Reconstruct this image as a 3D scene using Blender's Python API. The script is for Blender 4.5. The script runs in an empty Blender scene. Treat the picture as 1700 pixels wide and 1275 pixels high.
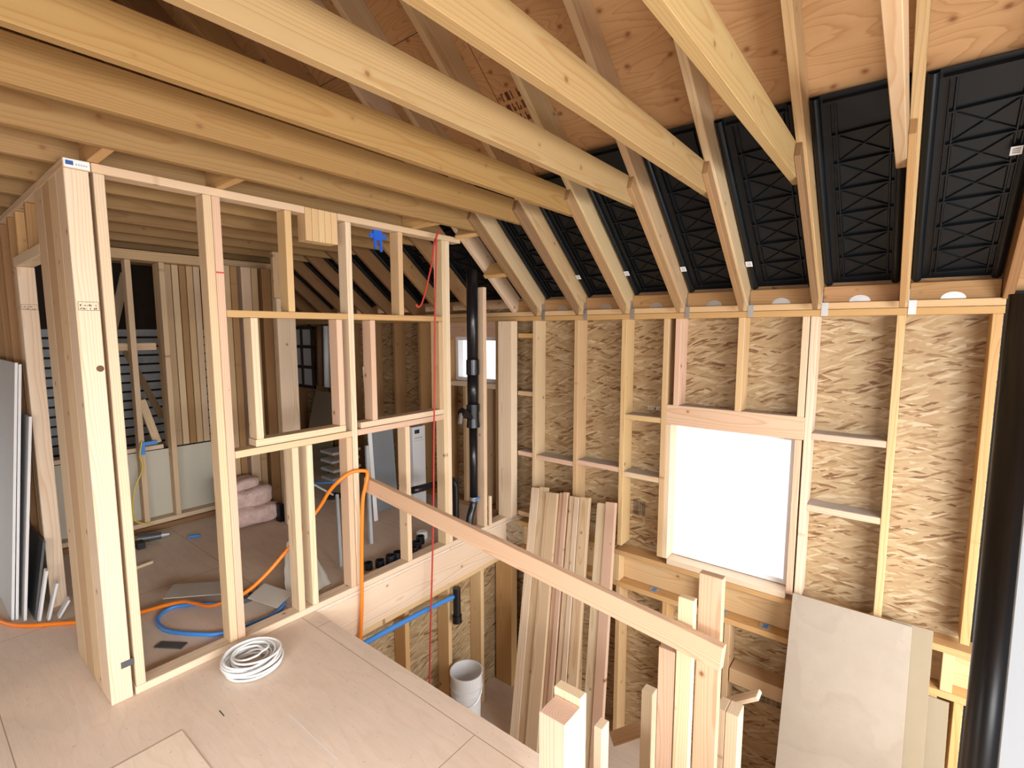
import bpy, bmesh, math, random
from mathutils import Vector, Matrix
random.seed(7)
C = bpy.context.scene.collection
PI = math.pi

# ------------------------------------------------------------------ camera, sky, lights, exposure
sc = bpy.context.scene
cam = bpy.data.cameras.new('camera')
cam.sensor_width = 36.0
cam.lens = 36.0 * 830.0 / 1700.0
cam.clip_start = 0.05
cam.clip_end = 200
cam_o = bpy.data.objects.new('camera', cam)
C.objects.link(cam_o)
YAW, PITCH = math.radians(-38.47), math.radians(-6.05)
fwd = Vector((math.sin(YAW) * math.cos(PITCH), math.cos(YAW) * math.cos(PITCH), math.sin(PITCH)))
rgt = Vector((math.cos(YAW), -math.sin(YAW), 0))
upv = rgt.cross(fwd)
cam_o.matrix_world = Matrix(((rgt.x, upv.x, -fwd.x, 0), (rgt.y, upv.y, -fwd.y, 0), (rgt.z, upv.z, -fwd.z, 1.68), (0, 0, 0, 1)))
sc.camera = cam_o
sc.view_settings.view_transform = 'Standard'
sc.view_settings.look = 'None'
sc.view_settings.gamma = 1
sc.view_settings.exposure = 0.38

world = bpy.data.worlds.new('overcast_sky')
sc.world = world
world.use_nodes = True
bg = world.node_tree.nodes['Background']
bg.inputs[1].default_value = 1.0
# bright overcast sky above, pale ground below the horizon
wn = world.node_tree
w_tc = wn.nodes.new('ShaderNodeTexCoord')
w_sp = wn.nodes.new('ShaderNodeSeparateXYZ')
w_rm = wn.nodes.new('ShaderNodeValToRGB')
w_mp = wn.nodes.new('ShaderNodeMath')
w_mp.operation = 'MULTIPLY_ADD'
w_mp.inputs[1].default_value = .5
w_mp.inputs[2].default_value = .5
wn.links.new(w_tc.outputs['Generated'], w_sp.inputs[0])
wn.links.new(w_sp.outputs[2], w_mp.inputs[0])
wn.links.new(w_mp.outputs[0], w_rm.inputs[0])
wn.links.new(w_rm.outputs[0], bg.inputs[0])
w_el = w_rm.color_ramp.elements
w_el[0].position, w_el[0].color = .46, (1.0, 1.0, .99, 1)
w_el[1].position, w_el[1].color = .54, (2.6, 2.68, 2.76, 1)


def area(name, loc, target, sx, sy, power, col=(1, 1, 1)):
    l = bpy.data.lights.new(name, 'AREA')
    l.shape = 'RECTANGLE'
    l.size, l.size_y = sx, sy
    l.energy = power
    l.color = col
    o = bpy.data.objects.new(name, l)
    C.objects.link(o)
    o.location = loc
    o.rotation_euler = (Vector(target) - Vector(loc)).to_track_quat('-Z', 'Y').to_euler()
    return o


# daylight through the open gable end on the right and the open side behind the camera
area('gable_daylight', (1.95, 0.35, 1.45), (-1.1, 1.3, -.2), 2.4, .7, 150)
area('open_side_daylight', (-.2, -1.95, 1.45), (-1.2, 1.0, -.1), 2.6, .6, 80)

area('stairwell_fill', (1.5, 2.1, -.05), (-1.6, 2.7, -1.0), .9, 1.3, 30)  # added fill lamp brightening the lower storey and posts; no window there

# ------------------------------------------------------------------ node helpers / materials


class NT:
    def __init__(s, name):
        s.m = bpy.data.materials.new(name)
        s.m.use_nodes = True
        s.t = s.m.node_tree
        s.b = s.t.nodes['Principled BSDF']
        s.out = s.t.nodes['Material Output']

    def n(s, typ, **kw):
        nd = s.t.nodes.new(typ)
        ins = kw.pop('ins', {})
        for k, v in kw.items():
            setattr(nd, k, v)
        for k, v in ins.items():
            if isinstance(v, bpy.types.NodeSocket):
                s.t.links.new(v, nd.inputs[k])
            else:
                nd.inputs[k].default_value = v
        return nd

    def math(s, op, a, b=0.0, c=0.0):
        return s.n('ShaderNodeMath', operation=op, ins={0: a, 1: b, 2: c}).outputs[0]

    def vmath(s, op, a, b=(0, 0, 0)):
        return s.n('ShaderNodeVectorMath', operation=op, ins={0: a, 1: b}).outputs[0]

    def mix(s, fac, a, b, typ='MIX'):
        nd = s.n('ShaderNodeMix', data_type='RGBA', blend_type=typ)
        for i, v in ((0, fac), (6, a), (7, b)):
            if isinstance(v, bpy.types.NodeSocket):
                s.t.links.new(v, nd.inputs[i])
            else:
                nd.inputs[i].default_value = v
        return nd.outputs[2]

    def ramp(s, fac, stops):
        nd = s.n('ShaderNodeValToRGB', ins={0: fac})
        e = nd.color_ramp.elements
        while len(e) > len(stops):
            e.remove(e[-1])
        while len(e) < len(stops):
            e.new(1.0)
        for el, (p, c) in zip(e, stops):
            el.position = p
            el.color = c if len(c) == 4 else (*c, 1)
        return nd.outputs[0]

    def noise(s, vec, scale, detail=3, rough=.55, dist=0.0, dim='3D'):
        return s.n('ShaderNodeTexNoise', noise_dimensions=dim, ins={'Vector': vec, 'Scale': scale, 'Detail': detail, 'Roughness': rough, 'Distortion': dist}).outputs[0]

    def bump(s, h, st=.2, d=.002):
        nd = s.n('ShaderNodeBump', ins={'Strength': st, 'Distance': d, 'Height': h})
        s.t.links.new(nd.outputs[0], s.b.inputs['Normal'])

    def col(s, c):
        s.t.links.new(c, s.b.inputs['Base Color'])


def lumber_mat():
    """sawn fir: growth rings round a pith off the board, knots, tint from the object's own colour"""
    s = NT('fir_lumber')
    tc = s.n('ShaderNodeTexCoord').outputs['Object']
    oi = s.n('ShaderNodeObjectInfo')
    rnd = oi.outputs['Random']
    sep = s.n('ShaderNodeSeparateXYZ', ins={0: tc})
    z2 = s.math('MULTIPLY', sep.outputs[2], 0.35)
    shift = s.math('MULTIPLY', rnd, 37.0)
    st = s.n('ShaderNodeCombineXYZ', ins={0: sep.outputs[0], 1: sep.outputs[1], 2: s.math('ADD', z2, shift)}).outputs[0]
    wob = s.noise(st, 2.2, 2)
    wob2 = s.noise(st, 9.0, 2)
    px = s.math('ADD', sep.outputs[0], s.math('MULTIPLY_ADD', rnd, 0.12, -0.06))
    py = s.math('ADD', sep.outputs[1], s.math('MULTIPLY_ADD', s.math('FRACT', s.math('MULTIPLY', rnd, 7.31)), 0.10, 0.015))
    rad = s.math('SQRT', s.math('ADD', s.math('MULTIPLY', px, px), s.math('MULTIPLY', py, py)))
    rad = s.math('ADD', rad, s.math('MULTIPLY_ADD', wob, 0.06, -0.03))
    rad = s.math('ADD', rad, s.math('MULTIPLY_ADD', wob2, 0.006, -0.003))
    ring = s.math('FRACT', s.math('MULTIPLY', rad, 125.0))
    late = s.ramp(ring, [(0.0, (0, 0, 0)), (.62, (.25, .25, .25)), (.88, (1, 1, 1)), (1.0, (0, 0, 0))])
    fine = s.noise(s.vmath('MULTIPLY', st, (90, 90, 3)), 1.0, 2)
    blot = s.noise(st, 3.0, 3)
    # knots
    kv = s.n('ShaderNodeCombineXYZ', ins={0: s.math('MULTIPLY', sep.outputs[0], 3.2), 1: s.math('ADD', s.math('MULTIPLY', sep.outputs[2], 2.6), shift)}).outputs[0]
    kvo = s.n('ShaderNodeTexVoronoi', voronoi_dimensions='2D', ins={'Vector': s.vmath('ADD', kv, s.n('ShaderNodeCombineXYZ', ins={0: s.math('MULTIPLY', wob2, .06)}).outputs[0]), 'Scale': 1.0})
    ksep = s.n('ShaderNodeSeparateColor', ins={0: kvo.outputs['Color']})
    kd = s.math('MULTIPLY_ADD', ksep.outputs[1], .035, kvo.outputs['Distance'])
    knot = s.ramp(kd, [(0.0, (1, 1, 1)), (.024, (.9, .9, .9)), (.034, (.3, .3, .3)), (.065, (0, 0, 0))])
    base = oi.outputs['Color']
    dark = s.mix(1.0, base, (.80, .62, .45, 1), 'MULTIPLY')
    c = s.mix(s.math('MULTIPLY', late, .62), base, dark)
    c = s.mix(s.math('MULTIPLY_ADD', blot, .9, -.25), c, s.mix(1.0, c, (.90, .80, .68, 1), 'MULTIPLY'))
    c = s.mix(s.math('MULTIPLY_ADD', fine, .6, -.15), c, s.mix(1.0, c, (.86, .8, .74, 1), 'MULTIPLY'))
    c = s.mix(knot, c, (.22, .105, .04, 1))
    s.col(c)
    s.b.inputs['Roughness'].default_value = .62
    s.b.inputs['Specular IOR Level'].default_value = .3
    s.bump(s.math('ADD', late, fine), .15, .0006)
    return s.m


def osb_mat(name='osb', k=.80):
    s = NT(name)
    tc = s.n('ShaderNodeTexCoord').outputs['Object']
    sep = s.n('ShaderNodeSeparateXYZ', ins={0: tc})
    uv = s.n('ShaderNodeCombineXYZ', ins={0: s.math('ADD', sep.outputs[0], sep.outputs[1]), 1: sep.outputs[2]}).outputs[0]
    low = s.n('ShaderNodeTexNoise', noise_dimensions='2D', ins={'Vector': uv, 'Scale': 7.0, 'Detail': 1.0}).outputs[1]
    uvd = s.vmath('ADD', uv, s.vmath('MULTIPLY', s.vmath('SUBTRACT', low, (.5, .5, .5)), (.022, .022, 0)))
    cols = []
    masks = []
    for i, (ang, sx, sy) in enumerate(((.05, 8, 62), (-.12, 10, 78), (.20, 7, 58), (-.42, 12, 84))):
        mp = s.n('ShaderNodeMapping', ins={0: uvd})
        mp.inputs['Rotation'].default_value = (0, 0, ang)
        v2 = s.vmath('MULTIPLY', mp.outputs[0], (sx, sy, 0))
        v2 = s.vmath('ADD', v2, (i * 17.3, i * 9.1, 0))
        vo = s.n('ShaderNodeTexVoronoi', voronoi_dimensions='2D', ins={'Vector': v2, 'Scale': 1.0, 'Randomness': 1.0})
        sp = s.n('ShaderNodeSeparateColor', ins={0: vo.outputs['Color']})
        cols.append(sp.outputs[0])
        masks.append(sp.outputs[1])
    v = cols[0]
    for i in (1, 2, 3):
        m = s.math('GREATER_THAN', masks[i], .62)
        mx = s.n('ShaderNodeMix', data_type='FLOAT', ins={0: m, 2: v, 3: cols[i]})
        v = mx.outputs[0]
    fib = s.noise(s.vmath('MULTIPLY', uvd, (22, 240, 1)), 1.0, 3, .6)
    avg = s.math('MULTIPLY', s.math('ADD', s.math('ADD', cols[0], cols[1]), cols[2]), .333)
    v = s.n('ShaderNodeMix', data_type='FLOAT', ins={0: .06, 2: v, 3: avg}).outputs[0]
    v = s.math('ADD', v, s.math('MULTIPLY_ADD', fib, .44, -.22))
    c = s.ramp(v, [(0.0, (.15 * k, .065 * k, .022 * k)), (.11, (.29 * k, .165 * k, .072 * k)), (.24, (.42 * k, .275 * k, .135 * k)), (.60, (.46 * k, .325 * k, .175 * k)), (.85, (.52 * k, .385 * k, .22 * k)), (1.0, (.62 * k, .50 * k, .33 * k))])
    s.col(c)
    s.b.inputs['Roughness'].default_value = .6
    s.bump(v, .3, .001)
    return s.m


def ply_mat(name, ca, cb, cd, seam, kn=True, wild=1.0, dirt=0.0, pw=2.44, ph=1.22):
    s = NT(name)
    tc = s.n('ShaderNodeTexCoord').outputs['Object']
    g = s.vmath('MULTIPLY', tc, (1.0, 4.2, 1.0))
    n1 = s.noise(g, .85, 2, .5, .3)
    n2 = s.noise(g, 5.0, 2)
    f = s.math('ADD', s.math('MULTIPLY', n1, 26.0 * wild), s.math('MULTIPLY', n2, 1.2))
    w = s.math('FRACT', f)
    ringv = s.ramp(w, [(0, (0, 0, 0)), (.7, (.35, .35, .35)), (.92, (1, 1, 1)), (1, (0, 0, 0))])
    fine = s.noise(s.vmath('MULTIPLY', tc, (6, 160, 6)), 1.0, 2)
    br = s.n('ShaderNodeTexBrick', offset=.5, ins={'Vector': s.vmath('ADD', tc, (1.32 + 2.44 * 4, -1.41 + 1.22 * 8, 0) if pw < 5 else (4.1, 4.1, 0)), 'Color1': (0.25, .25, .25, 1), 'Color2': (.75, .75, .75, 1), 'Mortar': (0, 0, 0, 1), 'Scale': 1.0, 'Mortar Size': .0022, 'Mortar Smooth': 0.1, 'Brick Width': pw, 'Row Height': ph})
    c = s.mix(ringv, ca, cb)
    c = s.mix(s.math('MULTIPLY', br.outputs[0], .45), c, s.mix(1.0, c, (.86, .80, .76, 1), 'MULTIPLY'))
    c = s.mix(s.math('MULTIPLY_ADD', fine, .7, -.2), c, s.mix(1.0, c, (.85, .78, .72, 1), 'MULTIPLY'))
    if kn:
        kd = s.n('ShaderNodeTexVoronoi', voronoi_dimensions='2D', ins={'Vector': s.vmath('MULTIPLY', s.vmath('ADD', tc, s.vmath('MULTIPLY', s.n('ShaderNodeCombineXYZ', ins={0: n2}).outputs[0], (.02, 0, 0))), (5, 6.5, 1)), 'Scale': 1.0}).outputs['Distance']
        c = s.mix(s.ramp(kd, [(0, (1, 1, 1)), (.04, (.75, .75, .75)), (.085, (.2, .2, .2)), (.14, (0, 0, 0))]), c, cd)
    if dirt:
        d1 = s.noise(tc, 1.1, 5, .65)
        d2 = s.noise(s.vmath('MULTIPLY', tc, (1.0, 6, 1)), 3.0, 5, .7)
        dd = s.ramp(s.math('ADD', s.math('MULTIPLY', d1, .65), s.math('MULTIPLY', d2, .35)), [(.38, (0, 0, 0)), (.62, (1, 1, 1))])
        c = s.mix(s.math('MULTIPLY', dd, dirt), c, (.50, .43, .36, 1))
        sp = s.noise(tc, 55.0, 2)
        c = s.mix(s.math('MULTIPLY', s.ramp(sp, [(.66, (0, 0, 0)), (.74, (1, 1, 1))]), .4), c, (.30, .20, .15, 1))
    c = s.mix(br.outputs[1], c, seam)
    s.col(c)
    s.b.inputs['Roughness'].default_value = .6
    s.b.inputs['Specular IOR Level'].default_value = .3
    return s.m


def plain(name, col, rough=.5, metal=0.0, var=.08, scale=8.0, spec=.5, tint=False):
    s = NT(name)
    tc = s.n('ShaderNodeTexCoord').outputs['Object']
    nz = s.noise(tc, scale, 4, .6)
    base = (*col, 1)
    if tint:
        base = s.n('ShaderNodeObjectInfo').outputs['Color']
    k = 1 - var * 2
    dark = s.mix(1.0, base, (k, k, k, 1), 'MULTIPLY')
    s.col(s.mix(nz, dark, base))
    s.b.inputs['Roughness'].default_value = rough
    s.b.inputs['Metallic'].default_value = metal
    s.b.inputs['Specular IOR Level'].default_value = spec
    return s.m


def slat_mat():
    return plain('weathered_slat', (.74, .80, .84), .8, var=.25, scale=14)


def insul_mat():
    s = NT('pink_insulation')
    tc = s.n('ShaderNodeTexCoord').outputs['Object']
    nz = s.noise(tc, 14, 5, .7)
    s.col(s.ramp(nz, [(.3, (.52, .34, .30)), (.7, (.80, .62, .56))]))
    s.b.inputs['Roughness'].default_value = .95
    s.bump(nz, .9, .02)
    return s.m


def glass_mat():
    s = NT('window_glass')
    tr = s.n('ShaderNodeBsdfTransparent')
    gl = s.n('ShaderNodeBsdfGlossy', ins={'Roughness': .02})
    mx = s.n('ShaderNodeMixShader', ins={0: .06})
    s.t.links.new(tr.outputs[0], mx.inputs[1])
    s.t.links.new(gl.outputs[0], mx.inputs[2])
    s.t.links.new(mx.outputs[0], s.out.inputs[0])
    s.n('ShaderNodeTexNoise')
    return s.m


M = dict(
    lumber=lumber_mat(), osb=osb_mat(),
    roof=ply_mat('roof_plywood', (.48, .285, .135, 1), (.385, .205, .085, 1), (.19, .07, .02, 1), (.06, .025, .01, 1), True, 1.0),
    floor=ply_mat('subfloor_plywood', (.80, .665, .545, 1), (.76, .615, .495, 1), (.40, .25, .16, 1), (.36, .26, .19, 1), False, .3, .40),
    sheet=ply_mat('lauan_sheet', (.34, .285, .225, 1), (.315, .26, .205, 1), (.3, .2, .12, 1), (.4, .3, .2, 1), False, .35, .25, 9, 9),
    kraft=plain('kraft_board', (.31, .245, .16), .8),
    black=plain('black_plastic', (.0045, .0065, .009), .32, var=.15, spec=.32),
    abs=plain('abs_pipe', (.009, .009, .011), .28, var=.1),
    nearblack=plain('near_black_wall', (.006, .0055, .005), .95, var=.2, scale=20),
    void=plain('dark_void_and_sash', (.045, .025, .015), .85, var=.25),
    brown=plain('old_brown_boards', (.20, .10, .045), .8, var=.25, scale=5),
    drywall=plain('drywall_face', (.52, .52, .52), .8, var=.05),
    paper=plain('drywall_edge', (.74, .74, .74), .8, var=.04),
    beige=plain('beige_board', (.58, .54, .44), .8, var=.05, scale=3),
    white=plain('white_plastic', (.80, .81, .82), .4, var=.03),
    vinyl=plain('white_vinyl', (.82, .83, .85), .35, var=.02),
    metal=plain('galvanized_steel', (.62, .64, .66), .35, metal=.85, var=.15, scale=30),
    dmetal=plain('dark_steel', (.14, .15, .16), .4, metal=.5, var=.2),
    orange=plain('orange_rubber', (.90, .23, .012), .45, var=.04),
    blue=plain('blue_pex', (.055, .26, .72), .4, var=.05),
    bluetape=plain('blue_tape', (.01, .10, .58), .6, var=.06),
    red=plain('red_rope', (.55, .05, .03), .7, var=.12, scale=60),
    yellow=plain('yellow_cable', (.75, .58, .10), .5, var=.05),
    cable=plain('white_cable', (.80, .81, .80), .4, var=.03),
    card=plain('grey_cardboard', (.46, .42, .36), .85, var=.08),
    insul=insul_mat(), slat=slat_mat(), glass=glass_mat(),
    ink=plain('black_ink', (.035, .03, .028), .8), inkr=plain('red_brown_ink', (.13, .03, .012), .8),
    inkb=plain('blue_ink', (.03, .10, .30), .7), grey=plain('grey_paint', (.22, .235, .25), .6, var=.04),
    pipeg=plain('grey_pipe', (.44, .46, .48), .5, var=.06), dust=plain('grey_dust', (.45, .42, .40), .9),
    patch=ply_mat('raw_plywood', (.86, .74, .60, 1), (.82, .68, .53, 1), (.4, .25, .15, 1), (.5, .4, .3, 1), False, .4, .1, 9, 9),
    terracotta=plain('rusty_cloth', (.36, .17, .10), .9, var=.2, scale=4),
)

# lumber tints
PALE = (.70, .545, .37, 1)
CREAM = (.75, .62, .455, 1)
PINK = (.68, .485, .36, 1)
YEL = (.66, .475, .26, 1)
GOLD = (.58, .375, .165, 1)
BRN = (.40, .235, .105, 1)
TAN = (.60, .43, .255, 1)
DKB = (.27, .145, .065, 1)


def jit(c, a=.05):
    k = 1 + random.uniform(-a, a)
    return (c[0] * k, c[1] * k * (1 + random.uniform(-a, a) * .4), c[2] * k * (1 + random.uniform(-a, a)), 1)


# ------------------------------------------------------------------ object helpers
def link(name, bm, mat, parent=None, smooth=False, tint=None):
    me = bpy.data.meshes.new(name)
    bmesh.ops.recalc_face_normals(bm, faces=bm.faces)
    bm.to_mesh(me)
    bm.free()
    if smooth:
        for p in me.polygons:
            p.use_smooth = True
    me.materials.append(mat)
    o = bpy.data.objects.new(name, me)
    C.objects.link(o)
    if parent:
        o.parent = parent
    if tint:
        o.color = tint
    return o


def tag(o, label=None, cat=None, group=None, kind=None):
    if label:
        o['label'] = label
    if cat:
        o['category'] = cat
    if group:
        o['group'] = group
    if kind:
        o['kind'] = kind
    return o


def bm_box(lo, hi, bm=None, bev=0.0):
    own = bm is None
    bm = bm or bmesh.new()
    lo, hi = Vector(lo), Vector(hi)
    mid = (lo + hi) / 2
    d = hi - lo
    r = bmesh.ops.create_cube(bm, size=1.0, matrix=Matrix.Translation(mid) @ Matrix.Diagonal((d.x, d.y, d.z, 1)))
    if bev:
        es = list({e for v in r['verts'] for e in v.link_edges})
        bmesh.ops.bevel(bm, geom=es, offset=bev, segments=1, affect='EDGES')
    return bm


def bm_cyl(bm, p0, p1, r0, r1=None, seg=20, caps=True):
    p0, p1 = Vector(p0), Vector(p1)
    r1 = r0 if r1 is None else r1
    d = p1 - p0
    m = Matrix.Translation((p0 + p1) / 2) @ d.to_track_quat('Z', 'Y').to_matrix().to_4x4()
    bmesh.ops.create_cone(bm, cap_ends=caps, segments=seg, radius1=r0, radius2=r1, depth=d.length, matrix=m)
    return bm


def smooth_pts(pts, n=8):
    P = [Vector(p) for p in pts]
    out = []
    for i in range(len(P) - 1):
        a, b, c, d = P[max(i - 1, 0)], P[i], P[i + 1], P[min(i + 2, len(P) - 1)]
        for k in range(n):
            t = k / n
            out.append(.5 * ((2 * b) + (c - a) * t + (2 * a - 5 * b + 4 * c - d) * t * t + (3 * b - a - 3 * c + d) * t ** 3))
    out.append(P[-1])
    return out


def bm_tube(bm, pts, r, seg=8, n=8):
    P = smooth_pts(pts, n) if n > 1 else [Vector(p) for p in pts]
    rings = []
    nrm = None
    for i, p in enumerate(P):
        t = (P[min(i + 1, len(P) - 1)] - P[max(i - 1, 0)]).normalized()
        if nrm is None:
            nrm = t.orthogonal().normalized()
        nrm = (nrm - t * nrm.dot(t)).normalized()
        bn = t.cross(nrm)
        rings.append([bm.verts.new(p + (nrm * math.cos(a) + bn * math.sin(a)) * r) for a in (2 * PI * k / seg for k in range(seg))])
    for a, b in zip(rings, rings[1:]):
        for k in range(seg):
            bm.faces.new((a[k], a[(k + 1) % seg], b[(k + 1) % seg], b[k]))
    bm.faces.new(rings[0])
    bm.faces.new(rings[-1])
    return bm


def tube(name, pts, r, mat, label=None, cat=None, group=None, parent=None, seg=8, n=8):
    o = link(name, bm_tube(bmesh.new(), pts, r, seg, n), mat, parent, True)
    return tag(o, label, cat, group)


def board_mesh(name, w, t, L, bev=.0025):
    return bm_box((-w / 2, -t / 2, -L / 2), (w / 2, t / 2, L / 2), None, bev)


def lum(name, lo, hi, label, cat, group=None, tint=PALE, parent=None, mat=None, j=.06):
    """an axis-aligned stick of lumber; its mesh runs along local Z"""
    lo, hi = Vector(lo), Vector(hi)
    d = hi - lo
    ax = sorted(range(3), key=lambda i: d[i])
    t, w, L = ax
    m = Matrix.Identity(3)
    for col, a in ((0, w), (1, t), (2, L)):
        for r in range(3):
            m[r][col] = 1.0 if r == a else 0.0
    if m.determinant() < 0:
        for r in range(3):
            m[r][1] *= -1
    o = link(name, board_mesh(name, d[w], d[t], d[L]), mat or M['lumber'], None, tint=jit(tint, j))
    o.matrix_world = Matrix.Translation((lo + hi) / 2) @ m.to_4x4()
    if parent:
        o.parent = parent
    return tag(o, label, cat, group)


def lumv(name, p0, p1, w, t, wdir, label, cat, group=None, tint=PALE, parent=None, mat=None):
    """a slanted stick from p0 to p1, its width w along wdir"""
    p0, p1 = Vector(p0), Vector(p1)
    z = (p1 - p0).normalized()
    x = Vector(wdir)
    x = (x - z * x.dot(z)).normalized()
    y = z.cross(x)
    o = link(name, board_mesh(name, w, t, (p1 - p0).length), mat or M['lumber'], None, tint=jit(tint))
    o.matrix_world = Matrix.Translation((p0 + p1) / 2) @ Matrix((x, y, z)).transposed().to_4x4()
    if parent:
        o.parent = parent
    return tag(o, label, cat, group)


def prism(name, prof, x0, x1, ldir, label, cat, group=None, tint=PALE, mat=None, parent=None):
    """a stick cut to the profile prof (y, z), x0..x1 thick, with its grain along ldir (y, z)"""
    z = Vector((0, ldir[0], ldir[1])).normalized()
    x = Vector((0, -z.z, z.y))
    y = z.cross(x)
    R = Matrix((x, y, z)).transposed().to_4x4()
    cy = sum(p[0] for p in prof) / len(prof)
    cz = sum(p[1] for p in prof) / len(prof)
    T = Matrix.Translation(((x0 + x1) / 2, cy, cz)) @ R
    Ti = T.inverted()
    bm = bmesh.new()
    a = [bm.verts.new(Ti @ Vector((x0, p[0], p[1]))) for p in prof]
    b = [bm.verts.new(Ti @ Vector((x1, p[0], p[1]))) for p in prof]
    bm.faces.new(a)
    bm.faces.new(b[::-1])
    n = len(prof)
    for i in range(n):
        bm.faces.new((a[i], a[(i + 1) % n], b[(i + 1) % n], b[i]))
    bmesh.ops.recalc_face_normals(bm, faces=bm.faces)
    bmesh.ops.bevel(bm, geom=list(bm.edges), offset=.002, segments=1, affect='EDGES')
    o = link(name, bm, mat or M['lumber'], None, tint=jit(tint))
    o.matrix_world = T
    if parent:
        o.parent = parent
        o.matrix_parent_inverse = parent.matrix_world.inverted()
    return tag(o, label, cat, group)


def child(name, bm, mat, parent, label=None, smooth=False, tint=None):
    """a part given in world coordinates"""
    o = link(name, bm, mat, None, smooth, tint)
    bpy.context.view_layer.update()
    o.parent = parent
    o.matrix_parent_inverse = parent.matrix_world.inverted()
    if label:
        o['label'] = label
    return o


def empty(name, loc, label, cat, group=None):
    o = bpy.data.objects.new(name, None)
    o.empty_display_size = .1
    o.location = loc
    C.objects.link(o)
    return tag(o, label, cat, group)


def struct(name, bm, mat):
    return tag(link(name, bm, mat), kind='structure')


NTH = ['first', 'second', 'third', 'fourth', 'fifth', 'sixth', 'seventh', 'eighth', 'ninth', 'tenth', 'eleventh', 'twelfth', 'thirteenth', 'fourteenth']

# ------------------------------------------------------------------ dimensions (metres)
PX = -2.705            # room face of the framed partition (runs along Y)
PB = PX - .089         # its far face
YW = 3.404             # stud face of the sheathed outer wall (runs along X)
YO = YW + .14          # its sheathing
ZL = -1.55             # stair landing below
SL = .833              # roof pitch


def rz(y, z0=1.872):   # height of the rafter underside at y
    return z0 + SL * (3.354 - y)


RXS = [.335, -.06, -.455, -.852, -1.248, -1.645, -2.035, -2.43]
RIDGE_Y = 1.0

# ------------------------------------------------------------------ the setting
bm = bm_box((-8.5, -1.6, -.02), (PX, YO, 0))
bm_box((PX, -1.6, -.02), (1.6, 1.5, 0), bm)
struct('floor', bm, M['floor'])
struct('floor_landing', bm_box((-2.85, 1.5, ZL - .03), (1.6, YO, ZL)), M['floor'])


def wall_xz(name, x0, x1, z0, z1, y0, y1, holes, mat):
    xs = sorted({x0, x1, *[h[0] for h in holes], *[h[1] for h in holes]})
    zs = sorted({z0, z1, *[h[2] for h in holes], *[h[3] for h in holes]})
    bm = bmesh.new()
    for a, b in zip(xs, xs[1:]):
        for c, d in zip(zs, zs[1:]):
            mx, mz = (a + b) / 2, (c + d) / 2
            if not any(h[0] < mx < h[1] and h[2] < mz < h[3] for h in holes):
                bm_box((a, y0, c), (b, y1, d), bm)
    bmesh.ops.remove_doubles(bm, verts=bm.verts, dist=1e-5)
    return struct(name, bm, mat)


W1 = (-1.278, -.513, .045, 1.03)
W2 = (-3.50, -2.895, 1.20, 1.625)
wall_xz('wall_right', -8.5, .36, ZL, 1.88, YO, YO + .012, [W1, W2], M['osb'])
struct('wall_dark', bm_box((.36, YO, ZL), (1.6, YO + .012, 1.88)), M['nearblack'])  # right end of the outer wall, coloured near black
struct('wall_stair', bm_box((-2.86, 1.5, ZL), (-2.85, YO, -.33)), M['osb'])
struct('wall_landing', bm_box((PX, 1.43, ZL), (1.6, 1.44, -.30)), M['osb'])
struct('wall_gable', bm_box((1.6, -1.6, 1.8), (1.62, YO, 4.2)), M['osb'])
bm = bm_box((-8.5, -1.62, 1.45), (1.6, -1.6, 1.9))
bm_box((-8.5, -1.62, 0), (1.6, -1.6, .35), bm)
bm_box((-4.6, -1.62, .35), (-1.3, -1.6, 1.45), bm)
struct('wall_left', bm, M['osb'])
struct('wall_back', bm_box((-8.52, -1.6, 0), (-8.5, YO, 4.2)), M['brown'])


def slope(name, sgn):
    c, s_ = 1 / math.hypot(1, SL), SL / math.hypot(1, SL)
    # local x = X, local y = up the slope, local z = out of the roof
    yb = 3.95 if sgn > 0 else -1.95
    L = abs(yb - RIDGE_Y) / c
    bm = bm_box((-8.5, 0, 0), (1.6, L, .018))
    o = struct(name, bm, M['roof'])
    up = Vector((0, -sgn * c, s_))
    ox = Vector((1, 0, 0))
    if sgn < 0:
        ox = Vector((-1, 0, 0))
    zz = ox.cross(up)
    zz = -zz if zz.z < 0 else zz
    if sgn > 0:
        R = Matrix(((1, 0, 0), (0, -c, s_), (0, -s_, -c)))    # columns set below
    base = Vector((0, yb, rz(3.95, 1.845 + .242)))
    x = Vector((-1, 0, 0)) if sgn > 0 else Vector((1, 0, 0))
    n = x.cross(up)
    o.matrix_world = Matrix.Translation(base + (Vector((-6.9, 0, 0)) if sgn > 0 else Vector((0, 0, 0)))) @ Matrix((x, up, n)).transposed().to_4x4()
    return o


slope('ceiling_right', 1)
slope('ceiling_left', -1)


def window(n, x0, x1, z0, z1, mull):
    e = empty('window_%d' % n, ((x0 + x1) / 2, YO, z0), None, None)
    e['kind'] = 'structure'
    y0, y1 = YO - .03, YO + .04
    f = .034
    bm = bm_box((x0, y0, z0), (x0 + f, y1, z1))
    bm_box((x1 - f, y0, z0), (x1, y1, z1), bm)
    bm_box((x0 + f, y0, z0), (x1 - f, y1, z0 + f), bm)
    bm_box((x0 + f, y0, z1 - f), (x1 - f, y1, z1), bm)
    if mull:
        xm = x0 + (x1 - x0) * .5
        bm_box((xm - .02, y0 + .01, z0 + f), (xm + .02, y1 - .01, z1 - f), bm)
    child('window_frame', bm, M['vinyl'], e)
    child('pane', bm_box((x0 + f, YO + .01, z0 + f), (x1 - f, YO + .014, z1 - f)), M['glass'], e)


window(1, *W1, False)
window(2, *W2, True)

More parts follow.
